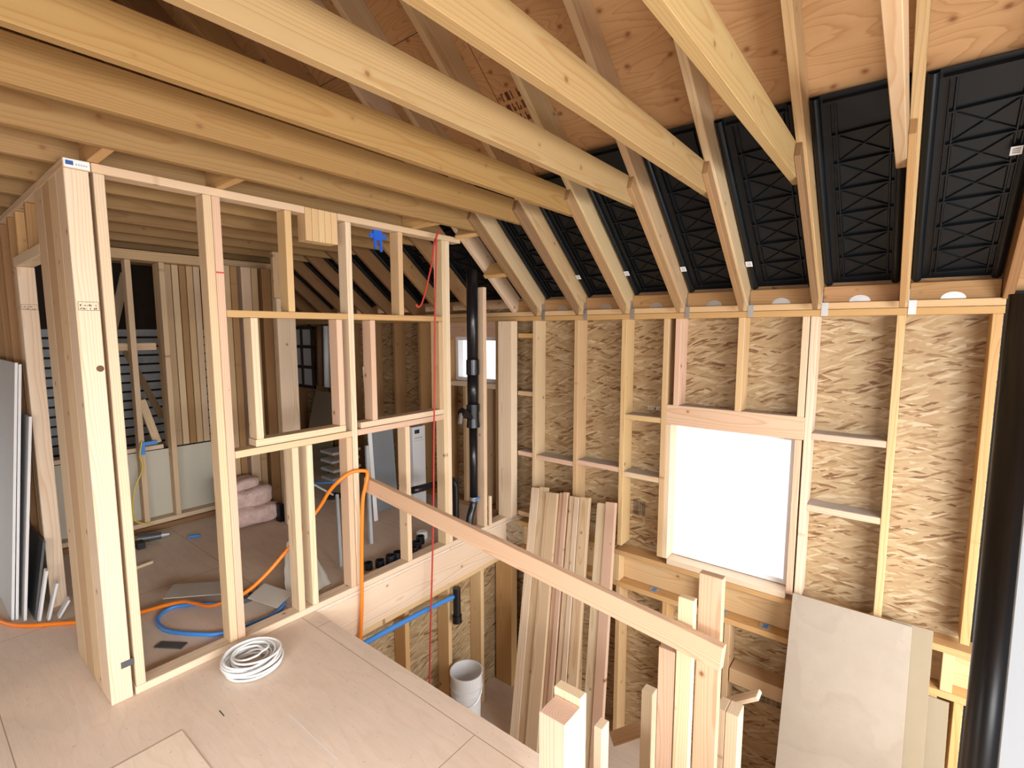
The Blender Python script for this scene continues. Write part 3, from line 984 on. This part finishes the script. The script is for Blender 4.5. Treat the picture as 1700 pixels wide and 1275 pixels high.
# side pipe behind the double stud
h_ = link('side_drain', bm_tube(bmesh.new(), [(-2.89, 2.42, .475), (-2.89, 2.80, .455), (-2.89, 2.86, .44), (-2.89, 2.88, .38), (-2.89, 2.88, .04)], .028, 14, 5), M['abs'], None, True)
tag(h_, 'black horizontal drain pipe behind the double stud, turning down to the floor', 'pipe')
bm = bm_cyl(bmesh.new(), (-2.665, 2.655, -.60), (-2.665, 2.655, -.325), .030, None, 18)
bm_cyl(bm, (-2.665, 2.655, -.61), (-2.665, 2.655, -.55), .038, None, 18)
ds_ = tag(link('drain_stub', bm, M['abs'], None, False), 'short black pipe stub hanging below the rim board', 'pipe')
tube('water_pipe', [(-2.668, 1.50, -.355), (-2.668, 1.9, -.352), (-2.668, 2.3, -.364), (-2.668, 2.62, -.385)], .018, M['blue'], 'bright blue water pipe running under the rim board to the black stub', 'pipe')
tube('water_pipe', [(-2.69, 2.20, -1.17), (-2.69, 2.56, -1.20)], .016, M['blue'], 'short piece of blue water pipe low behind the white bucket', 'pipe', n=1)

# bucket on the landing
bc = empty('bucket', (-2.565, 2.65, DWN), 'tall stack of white plastic buckets on the stair landing', 'bucket')
bm = bmesh.new()
prof = [(.100, 0), (.104, .02), (.116, .40), (.124, .402), (.124, .412), (.117, .414), (.119, .455), (.127, .457), (.127, .468), (.120, .470), (.124, .560), (.130, .562), (.130, .578), (.122, .578), (.118, .45), (.110, .40), (0, .395)]
N = 32
rows = []
for r, z in prof:
    rows.append([bm.verts.new((-2.565 + r * math.cos(2 * PI * k / N), 2.65 + r * math.sin(2 * PI * k / N), DWN + z)) for k in range(N)] if r else [bm.verts.new((-2.565, 2.65, DWN + z))])
for a, b in zip(rows, rows[1:]):
    for k in range(N):
        if len(b) == 1:
            bm.faces.new((a[k], a[(k + 1) % N], b[0]))
        else:
            bm.faces.new((a[k], a[(k + 1) % N], b[(k + 1) % N], b[k]))
child('pail', bm, M['white'], bc)
bm = bmesh.new()
for k in range(9):
    a0 = -1.15 + k * .09
    for j in range(2):
        zz = DWN + .25 + j * .035
        r = .1125 + j * .001
        bm_box((-2.565 + r * math.cos(a0) - .003, 2.65 + r * math.sin(a0) - .004, zz), (-2.565 + r * math.cos(a0) + .003, 2.65 + r * math.sin(a0) + .004, zz + (.022 if (k * 7 + j) % 3 else .012)), bm)
child('print', bm, M['pipeg'], bc, 'grey lettering')
bm = bm_tube(bmesh.new(), [(-2.565 + .126 * math.cos(a), 2.65 + .126 * math.sin(a), DWN + .50 - .14 * math.sin((a + 2.2) / 3.1 * PI)) for a in [-2.2 + 3.1 * k / 12 for k in range(13)]], .0025, 6, 3)
child('handle', bm, M['metal'], bc, 'wire handle')

# ------------------------------------------------------------------ cables, hoses, ropes
pts = []
r_ = random.Random(4)
turns = 16
for i in range(turns * 16):
    t = i / 16
    a = 2 * PI * t
    rad = .050 + .080 * abs(math.sin(t * .83 + .9)) ** .7 + r_.uniform(-.002, .002)
    cx = -2.500 + .012 * math.sin(t * 1.7)
    cy = 1.035 + .014 * math.cos(t * 1.3)
    pts.append((cx + rad * math.cos(a), cy + rad * 1.02 * math.sin(a), .007 + .0042 * t + .004 * math.sin(a * 1 + t)))
link_c = link('cable_coil', bm_tube(bmesh.new(), pts, .0058, 6, 2), M['cable'], None, True)
tag(link_c, 'coil of white cable lying on the plywood platform by the partition', 'cable')

tube('orange_hose', [(-2.672, 1.775, -.34), (-2.668, 1.795, -.10), (-2.660, 1.804, .3), (-2.640, 1.808, .60), (-2.628, 1.822, .70), (-2.625, 1.838, .765), (-2.645, 1.84, .80), (-2.69, 1.77, .80), (-2.715, 1.70, .760), (-2.80, 1.675, .675), (-2.86, 1.645, .575), (-2.89, 1.535, .445), (-2.90, 1.434, .344), (-2.91, 1.301, .235), (-2.94, 1.182, .16), (-3.10, 1.08, .08), (-3.25, 1.04, .06), (-3.363, .986, .05), (-3.513, .753, .012), (-3.64, .585, .012), (-3.73, .49, .012), (-3.82, .395, .012), (-3.93, .325, .012), (-4.08, .285, .012), (-4.35, .24, .012)], .0115, M['orange'],
     'orange air hose looping over the angled rail and across the far floor', 'hose')
tube('blue_hose', [(-3.20, 1.18, .012), (-3.32, 1.08, .012), (-3.402, .964, .012), (-3.334, .872, .012), (-3.215, .855, .012), (-3.122, .876, .012), (-2.979, .961, .012), (-2.894, 1.036, .012), (-2.850, 1.19, .012), (-2.850, 1.33, .012), (-2.92, 1.42, .012)], .011, M['blue'], 'blue air hose curled on the far room floor behind the partition', 'hose')
tube('blue_hose', [(-4.62, 2.56, .16), (-4.5, 2.64, .17), (-4.42, 2.76, .15), (-4.35, 2.9, .02)], .010, M['blue'], 'short blue hose rising in the distance behind the pair of short studs', 'hose')
RX = -2.62
tube('red_rope', [(RX, 2.490, 2.372), (RX, 2.470, 2.36), (RX, 2.455, 2.33), (RX, 2.452, 2.25), (RX, 2.445, 2.10), (RX, 2.43, 1.8), (RX, 2.415, 1.3), (RX, 2.40, .9), (RX, 2.385, .4), (RX, 2.365, .0), (RX, 2.33, -.6), (RX, 2.31, -1.1)], .0062, M['red'], 'long red rope hanging from the joist down into the stair opening', 'rope')
tube('red_rope', [(RX - .02, 2.50, 2.372), (RX - .02, 2.478, 2.34), (RX - .02, 2.45, 2.28), (RX - .02, 2.43, 2.16), (RX - .02, 2.38, 2.0), (RX - .02, 2.335, 1.88), (RX - .025, 2.305, 1.843), (RX - .03, 2.285, 1.86)], .0062, M['red'], 'short red rope end looping beside the long red rope', 'rope')
tube('red_tube', [(-3.42, 3.20, .002), (-3.42, 3.20, 1.28)], .016, M['red'], 'red tube standing behind the right wall opening', 'pipe', n=1)
tube('yellow_cable', [(-4.90, 1.27, .78), (-4.905, 1.25, .66), (-4.905, 1.262, .55), (-4.905, 1.20, .40), (-4.905, 1.175, .25), (-4.905, 1.19, .12), (-4.905, 1.30, .055)], .0065, M['yellow'], 'yellow cable dangling on the beige board of the far low wall', 'cable')

# blue tape bows
bm = bm_box((-2.79, 2.05, 2.27), (-2.775, 2.115, 2.335))
bm_box((-2.785, 2.02, 2.285), (-2.778, 2.15, 2.312), bm)
bm_box((-2.785, 2.055, 2.215), (-2.778, 2.075, 2.275), bm)
bm_box((-2.785, 2.10, 2.20), (-2.778, 2.118, 2.275), bm)
tag(link('blue_tape', bm, M['bluetape']), 'blue tape bow stuck up near the partition top plate', 'tape')
bm = bm_box((-4.925, 1.26, .735), (-4.905, 1.38, .765))
bm_box((-4.92, 1.255, .66), (-4.908, 1.29, .74), bm)
tag(link('blue_tape', bm, M['blue']), 'bright blue tape on the sill of the far low wall', 'tape')

# ------------------------------------------------------------------ side wall at the left with a doorway
WG = 'studs of the side wall at the left'
lum('door_jamb', (-4.075, .512, .001), (-3.985, .588, 2.044), 'pale door jamb stud at the far side of the left doorway', 'stud', None, CREAM)
dj = [o for o in bpy.data.objects if o.get('category') == 'stud' and 'door jamb' in o.get('label', '')][0]
stamp(dj, -3.9848, .515, .585, 1.80, 1.83, seed=9)
lum('door_header', (-4.075, .512, 2.046), (-3.312, .588, 2.10), 'flat header board across the left doorway', 'header', None, CREAM)
for i, (x, t) in enumerate(((-3.62, BRN), (-3.92, GOLD))):
    lum('cripple_stud', (x, .514, 2.102), (x + .038, .586, ZP - .001), ('right' if i == 0 else 'left') + ' short stud above the left doorway header', 'stud', 'short studs above the left doorway', t)
for i in range(7):
    x = -4.16 - .30 * i
    lum('side_wall_stud', (x, .512, .001), (x + .038, .60, ZP), 'brown stud of the left side wall behind the drywall sheets, %s from the doorway' % NTH[i], 'stud', WG, BRN)

# drywall sheets leaning left of the doorway
DG = 'drywall sheets leaning on the left side wall'


def dsheet(x0, x1, yb, yt, zt, label, m1='drywall'):
    o = leaning('drywall_sheet', x0, x1, yt, zt, yb, .002, .0125, M[m1], label, 'drywall', DG)
    e = link('paper_edge', bm_box(((x1 - x0) / 2, -.0063, -o.dimensions.z), ((x1 - x0) / 2, .0063, o.dimensions.z)), M['paper'])
    bpy.data.objects.remove(e)
    me = o.data
    L = max(v.co.z for v in me.vertices)
    bm = bm_box(((x1 - x0) / 2 + .0002, -.0063, -L), ((x1 - x0) / 2 + .0012, .0063, L))
    c = link('paper_edge', bm, M['paper'])
    c.parent = o
    c['label'] = 'white paper edge'
    return o


dsheet(-6.4, -3.99, .345, .472, 1.50, 'front grey drywall sheet of the leaning stack at the left edge')
dsheet(-6.4, -3.985, .362, .486, 1.49, 'middle grey drywall sheet of the leaning stack at the left edge')
dsheet(-6.4, -3.93, .39, .500, 1.19, 'rear lower drywall sheet of the leaning stack at the left edge')
leaning('drywall_scrap', -4.3, -3.90, .500, .45, .43, .002, .0125, M['dmetal'], 'dark panel scrap leaning behind the drywall sheets', 'scrap')
for i, (x, y, h, ln) in enumerate(((-3.87, .44, .30, .08), (-3.84, .475, .22, .06), (-3.835, .52, .10, .10))):
    lumv('drywall_scrap', (x, y, .002), (x + .02, y + .05, h), .05, .0125, (1, 0, 0), 'narrow white drywall scrap by the left doorway, %s' % ('tallest' if i == 0 else 'middle' if i == 1 else 'shortest and lowest'), 'scrap', 'drywall scraps by the doorway', (1, 1, 1, 1), mat=M['paper'])

# ------------------------------------------------------------------ far room: low wall, stud bundles, slatted wall
xf = -4.93
lum('low_wall_plate', (xf - .09, .70, .040), (xf, 1.84, .078), 'bottom plate of the far low wall with the beige board', 'plate', None, CREAM)
lum('low_wall_plate', (xf - .09, .70, .001), (xf + .03, 1.90, .039), 'brown board on the floor under the far low wall', 'plate', None, DKB)
tag(link('beige_board', bm_box((xf - .104, .70, .080), (xf - .092, 1.84, .66)), M['beige']), 'beige board closing the lower half of the far low wall', 'sheet')
FG = 'studs of the far low wall'
for (y, lab) in ((1.256, 'left stud of the far low wall, carrying the blue tape'), (1.488, 'right stud of the far low wall in front of the stud bundle')):
    lum('low_wall_stud', (xf - .09, y, .079), (xf - .002, y + .04, 2.25), lab, 'stud', FG, PALE)
lum('low_wall_stud', (xf - .09, .98, .079), (xf - .002, 1.02, 2.25), 'hidden-side stud of the far low wall behind the corner post', 'stud', FG, TAN)
lum('low_wall_sill', (xf - .17, .70, .664), (xf - .106, 1.46, .70), 'white sill strip above the beige board of the far low wall', 'sill', None, CREAM)
lum('low_wall_rail', (xf - .15, 1.00, 1.52), (xf - .106, 1.46, 1.58), 'pale horizontal rail in the far slatted opening', 'rail', None, PALE)
lum('far_top_plate', (xf - .20, .61, 2.252), (xf, 2.6, 2.33), 'top plate over the far low wall and stud bundles', 'plate', None, YEL)
for i, (y, t) in enumerate(((1.50, TAN), (1.556, TAN), (1.612, PALE), (1.668, BRN), (1.724, TAN), (1.780, PALE))):
    lum('bundle_stud', (xf - .20, y, .67), (xf - .107, y + .050, 2.25), 'stud of the tight bundle above the beige board, %s from the left' % NTH[i], 'stud', 'tight stud bundle above the beige board', t)
xg = -4.72
for i, (y, t) in enumerate(((1.87, TAN), (1.96, BRN), (2.05, PALE), (2.14, TAN), (2.23, BRN), (2.32, TAN), (2.41, TAN))):
    lum('far_wall_stud', (xg - .09, y, .001), (xg, y + (.055 if i % 2 else .085), 2.25), 'stud of the far wall behind the left wall opening, %s from the left' % NTH[i], 'stud', 'far wall studs behind the left opening', t)
lum('pale_board', (-4.19, 2.075, .001), (-4.152, 2.235, 1.95), 'wide pale board standing upright behind the left wall opening', 'board', None, CREAM)
lum('far_post', (-4.19, 2.06, 1.952), (-4.152, 2.235, 2.33), 'brown blocking above the wide pale board', 'blocking', None, TAN)

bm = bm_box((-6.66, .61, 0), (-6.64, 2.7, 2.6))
struct('wall_back_void', bm, M['void'])  # dark sheet standing in for the unlit void behind the slats
bm = bmesh.new()
for k in range(15):
    z = .25 + k * .098
    bm_box((-6.635, .62, z), (-6.62, 2.68, z + .075), bm)
tag(link('wall_slats', bm, M['slat']), kind='structure')
lumv('brace', (-6.60, 1.68, 2.29), (-6.60, 1.49, 1.53), .08, .035, (0, 1, 0), 'short diagonal brace high in the far slatted opening', 'brace', None, PALE)
lumv('brace', (-6.60, 1.63, 1.47), (-6.60, 1.92, .70), .06, .03, (0, 1, 0), 'thin diagonal brace falling to the right in the far slatted opening', 'brace', None, TAN)
lumv('brace', (-5.07, 1.33, 1.10), (-5.07, 1.425, .715), .06, .03, (0, 1, 0), 'diagonal brace low in the far slatted opening, by the blue tape', 'brace', None, PALE)
tag(link('rusty_cloth', bm_box((-6.62, 2.08, 1.17), (-6.60, 2.28, 1.73)), M['terracotta']), 'rusty brown cloth hanging in front of the far slats', 'cloth')

# ------------------------------------------------------------------ clutter in the far room
ins = empty('insulation_bundle', (-4.45, 1.90, 0), 'bundle of pink insulation batts on the far floor behind the double stud', 'insulation')
for z, s, dx, dy in ((.09, (.23, .26, .085), 0, 0), (.24, (.20, .24, .085), -.02, -.01), (.35, (.14, .19, .05), -.05, -.05)):
    bm = bmesh.new()
    bmesh.ops.create_icosphere(bm, subdivisions=4, radius=1)
    rr = random.Random(int(z * 100))
    for v in bm.verts:
        n = v.co.normalized()
        q = (abs(n.x) ** 3.5 + abs(n.y) ** 3.5 + abs(n.z) ** 3.5) ** (-1 / 3.5)
        q *= 1 + .05 * math.sin(7 * n.x + 5 * n.y + z * 9) + rr.uniform(-.012, .012)
        v.co = Vector((-4.46 + dx + n.x * q * s[0] * .8, 1.90 + dy + n.y * q * s[1] * .8, z + .004 + n.z * q * s[2]))
    child('batt', bm, M['insul'], ins, None, True)
bm = bmesh.new()
bm_box((-4.32, 2.06, .002), (-4.25, 2.10, .16), bm)
child('wrapper', bm, M['black'], ins, 'torn black plastic wrapper')

bag = bmesh.new()
bmesh.ops.create_grid(bag, x_segments=14, y_segments=14, size=.5)
rr = random.Random(2)
for v in bag.verts:
    u, w = v.co.x, v.co.y + .5
    wid = .27 - .10 * w
    v.co = Vector((-3.05 + .05 * math.sin(5 * u + 3 * w) - .22 * (w - .5) + .03 * math.cos(9 * u), 1.60 + u * wid * 1.0 + .05 * w + rr.uniform(-.004, .004), .008 + w * .30))
bmesh.ops.solidify(bag, geom=bag.faces[:], thickness=.008)
tag(link('cardboard_sheet', bag, M['card'], None, True), 'wavy grey cardboard sheet standing behind the pair of short studs', 'cardboard')
for (c, sx_, sy_, rzv, ry, rx, lab) in (((-2.985, 1.365, .06), .20, .15, .5, .22, .1, 'square cardboard scrap tilted on the blue hose'), ((-3.37, 1.12, .075), .36, .17, .95, .06, 0, 'long grey paper scrap on the floor by the orange hose')):
    o = link('paper_scrap', bm_box((-sx_ / 2, -sy_ / 2, -.003), (sx_ / 2, sy_ / 2, .003)), M['card'])
    o.location = c
    o.rotation_euler = (rx, ry, rzv)
    tag(o, lab, 'scrap', 'cardboard scraps on the far floor')
bm = bm_box((-.06, -.035, 0), (.06, .035, .03))
o = link('dark_tool', bm_cyl(bm, (.02, 0, .03), (.02, 0, .055), .02, .02, 12), M['dmetal'])
o.location = (-3.18, 1.30, .001)
tag(o, 'dark metal tool under the cardboard scrap on the far floor', 'tool')
o = link('metal_scrap', bm_box((-.075, -.025, 0), (.075, .025, .006)), M['dmetal'])
o.location = (-3.0, .835, .001)
o.rotation_euler = (0, 0, .6)
tag(o, 'dark shiny metal scrap on the floor inside the first partition bay', 'scrap')
dr = empty('drill', (-4.66, 1.22, 0), 'grey power tool lying on the floor by the far low wall', 'tool')
child('body', bm_cyl(bmesh.new(), (-4.68, 1.14, .045), (-4.62, 1.28, .045), .04, .028, 16), M['dmetal'], dr)
child('chuck', bm_cyl(bmesh.new(), (-4.62, 1.28, .045), (-4.60, 1.33, .045), .026, .018, 14), M['metal'], dr, 'shiny chuck')
child('grip', bm_box((-4.64, 1.10, .002), (-4.55, 1.15, .05)), M['ink'], dr, 'black grip')
o = link('blue_clip', bm_cyl(bmesh.new(), (-4.50, 1.43, .012), (-4.46, 1.50, .012), .012), M['blue'])
tag(o, 'small blue plastic piece on the far floor right of the power tool', 'scrap')
lumv('stick', (-4.19, .99, .012), (-4.21, 1.10, .012), .02, .018, (0, 0, 1), 'small pale stick lying on the far room floor', 'stick', None, CREAM)

FT = 'black pipe fittings along the partition plate'
fit = [(-2.905, 2.02, .03, .05), (-2.875, 2.096, .032, .05), (-2.845, 2.165, .033, .07), (-2.838, 2.226, .033, .075), (-2.835, 2.375, .030, .06), (-2.91, 2.47, .036, .05), (-2.95, 2.54, .034, .06)]
for i, (x, y, r, h) in enumerate(fit):
    bm = bm_cyl(bmesh.new(), (x, y, .001), (x, y, h), r, None, 20, False)
    bm_cyl(bm, (x, y, .001), (x, y, h), r * .8, None, 20, False)
    n0 = len(bm.verts)
    vs = bm.verts[:]
    bm.verts.ensure_lookup_table()
    top = [v for v in vs if v.co.z > h - 1e-4]
    out_ = sorted([v for v in top if (v.co.xy - Vector((x, y))).length > r * .9], key=lambda v: math.atan2(v.co.y - y, v.co.x - x))
    inn = sorted([v for v in top if (v.co.xy - Vector((x, y))).length <= r * .9], key=lambda v: math.atan2(v.co.y - y, v.co.x - x))
    for k in range(len(out_)):
        bm.faces.new((out_[k], out_[(k + 1) % len(out_)], inn[(k + 1) % len(out_)], inn[k]))
    tag(link('pipe_fitting', bm, M['abs']), 'black plastic pipe fitting on the floor behind the partition plate, %s from the left' % NTH[i], 'fitting', FT)
bm = bm_cyl(bmesh.new(), (-3.02, 2.62, .001), (-3.02, 2.62, .05), .045, .045, 22)
bm_cyl(bm, (-3.02, 2.62, .05), (-3.02, 2.62, .056), .035, .035, 22)
tag(link('tape_roll', bm, M['white']), 'white tape roll on the floor beside the black fittings', 'tape')

ca = empty('carton', (-3.67, 3.11, 0), 'tall narrow white carton standing behind the right part of the partition', 'box')
child('box_body', bm_box((-3.75, 3.03, .001), (-3.60, 3.185, .78)), M['white'], ca)
bm = bm_box((-3.5995, 3.055, .715), (-3.5990, 3.115, .752))
child('label_print', bm, M['ink'], ca, 'black printed label')
bm = bmesh.new()
for k in range(5):
    bm_box((-3.5995, 3.055 + .02 * k, .665), (-3.5990, 3.068 + .02 * k, .68), bm)
bm_box((-3.5995, 3.04, .645), (-3.5990, 3.175, .648), bm)
child('small_print', bm, M['pipeg'], ca, 'grey small print')
lumv('grey_slab', (-3.80, 2.875, .001), (-3.86, 2.875, .79), .235, .03, (0, 1, 0), 'blue grey slab leaning upright left of the white carton', 'slab', None, (1, 1, 1, 1), mat=M['grey'])
lumv('white_trim', (-3.62, 2.61, .001), (-3.70, 2.60, 1.37), .04, .014, (0, 1, 0), 'slim white trim board standing behind the right wall opening', 'board', None, (1, 1, 1, 1), mat=M['white'])
lumv('grey_pipe', (-3.22, 2.27, .012), (-3.45, 2.42, .74), .026, .026, (0, 1, 0), 'grey pipe leaning behind the angled rail', 'pipe', 'grey sticks behind the partition', (1, 1, 1, 1), mat=M['pipeg'])
lumv('grey_pipe', (-3.06, 1.90, .012), (-3.40, 2.10, .42), .022, .022, (0, 1, 0), 'grey stick leaning behind the pink trimmer stud', 'pipe', 'grey sticks behind the partition', (1, 1, 1, 1), mat=M['pipeg'])
sd = empty('floor_stand', (-4.50, 2.74, 0), 'round black floor stand with a slanted white tube in the distance', 'stand')
child('base', bm_cyl(bmesh.new(), (-4.50, 2.74, .001), (-4.50, 2.74, .018), .10, .08, 24), M['ink'], sd)
child('tube', bm_cyl(bmesh.new(), (-4.50, 2.74, .018), (-4.62, 2.60, .14), .010, None, 10), M['white'], sd, 'white tube')
for k in range(4):
    lum('white_board', (-5.20, 3.02, .001 + .10 * k), (-4.96 + .02 * (k % 2), 3.38, .03 + .10 * k), 'white trim board in a loose pile in the distance, %s from the floor' % NTH[k], 'board', 'pile of white trim boards', (1, 1, 1, 1), mat=M['white'], j=0)
    if k:
        lum('spacer', (-5.15, 3.10, .031 + .10 * (k - 1)), (-5.05, 3.16, .0995 + .10 * (k - 1)), 'small brown spacer block in the white pile, %s from the floor' % NTH[k - 1], 'block', 'spacers in the white pile', BRN)
leaning('plywood_sheet', -5.87, -5.30, 3.385, .93, 3.15, .002, .012, M['kraft'], 'brown sheet leaning on the far outer wall', 'sheet')
fw = empty('old_sash', (-6.15, 3.36, 1.07), 'dark framed old window sash leaning high on the far wall', 'sash')
bm = bmesh.new()
for x in (-6.42, -6.17, -5.92):
    bm_box((x, 3.37, .95), (x + .04, 3.40, 1.74), bm)
for z in (.95, 1.20, 1.46, 1.70):
    bm_box((-6.42, 3.371, z), (-5.88, 3.399, z + .04), bm)
child('frame', bm, M['void'], fw)
child('pane', bm_box((-6.40, 3.383, .97), (-5.90, 3.387, 1.72)), M['drywall'], fw, 'pale panes')
for i, (x, m) in enumerate(((-5.70, 'brown'), (-5.55, 'white'), (-5.40, 'terracotta'))):
    tube('hanging_pipe', [(x, 3.36, 1.0), (x + .02, 3.365, 1.74)], .045, M[m], '%s wrapped pipe hanging by the old window sash' % ('brown' if i == 0 else 'white' if i == 1 else 'reddish'), 'pipe', 'wrapped pipes by the sash', n=1, seg=12)
lumv('white_door_edge', (-5.22, 3.30, .002), (-5.26, 3.385, 1.18), .05, .02, (1, 0, 0), 'bright white strip leaning in the distance', 'strip', None, (1, 1, 1, 1), mat=M['white'])

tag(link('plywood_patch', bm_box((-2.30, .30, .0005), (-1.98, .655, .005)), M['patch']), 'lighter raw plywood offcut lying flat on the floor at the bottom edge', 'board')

# black vent panels in the bays beyond the partition
src = [o for o in bpy.data.objects if o.get('category') == 'vent baffle' and 'third bay' in o.get('label', '')][0]
w0 = max(v.co.x for v in src.data.vertices)
for i in range(7):
    o = src.copy()
    C.objects.link(o)
    mw = src.matrix_world.copy()
    mw.translation.x = -3.2 - .4 * i - .003 - w0 if i else -3.2 + .042
    if i:
        mw.translation.x = -3.2 - .4 * i + .0415
    o.matrix_world = mw
    o['label'] = 'dim black vent panel beyond the partition, %s to the left of the pipe' % NTH[i]
    o['group'] = 'dim vent panels beyond the partition'

# stamps and marks
roof = bpy.data.objects['ceiling_right']


def strokes(parent, org, ux, uy, w, h, rows, mat, seed, bars=False, name='stamp', lab='printed stamp'):
    """rows of short printed strokes on a plane at org, along ux, stacked along uy"""
    r = random.Random(seed)
    n = ux.cross(uy).normalized()
    T = Matrix.Translation(org) @ Matrix((ux, uy, n)).transposed().to_4x4()
    bm = bmesh.new()
    for k in range(rows):
        y = h * (k + .15) / rows
        x = 0
        hh = h / rows * .7
        while x < w:
            cw = r.uniform(.3, .7) * hh if not bars else .004
            if bars:
                bm_box((x, y, 0), (x + r.choice((.0015, .003)), y + hh, .0006), bm)
            else:
                q = hh * .16
                bm_box((x, y, 0), (x + q, y + hh, .0006), bm)
                if r.random() < .7:
                    bm_box((x, y + hh * r.choice((0, .42, .84)), 0), (x + cw, y + hh * r.choice((0, .42, .84)) * 0 + hh * .16 + hh * r.choice((0, .42, .84)), .0006), bm)
                if r.random() < .5:
                    bm_box((x + cw - q, y, 0), (x + cw, y + hh * r.choice((.5, 1)), .0006), bm)
            x += cw + hh * .28 if not bars else r.uniform(.004, .007)
    bm.transform(T)
    return child(name, bm, M[mat], parent, lab)


ur = Vector((1, 0, 0))
vr = Vector((0, -cs, sn))
strokes(roof, Vector((-1.885, 2.41, rz(2.41, 1.845 + .242) - .0006)), ur, vr, .14, .20, 3, 'inkr', 8, False, 'stamp', 'dark printed grade stamp')
wr = bpy.data.objects['wall_right']
strokes(wr, Vector((-1.61, YO - .0005, .24)), Vector((1, 0, 0)), Vector((0, 0, 1)), .10, .16, 1, 'ink', 3, True, 'stamp', 'printed bar marks')
strokes(wr, Vector((-.655, YO - .0005, -.86)), Vector((1, 0, 0)), Vector((0, 0, 1)), .15, .15, 1, 'ink', 5, True, 'stamp', 'printed bar marks')
strokes(wr, Vector((-1.51, YO - .0005, 1.09)), Vector((1, 0, 0)), Vector((0, 0, 1)), .10, .04, 1, 'paper', 6, False, 'stamp', 'faint pale print')
fl = bpy.data.objects['floor']
child('chalk_line', bm_box((-2.04, .983, .0003), (-1.664, .986, .0008)), M['paper'], fl, 'white chalk line')
child('chalk_line', bm_box((-2.78, .40, .0003), (-2.62, .402, .0008)), M['paper'], fl, 'white chalk line')
child('pencil_mark', bm_box((-2.30, .80, .0003), (-2.25, .804, .0008)), M['ink'], fl, 'pencil mark')
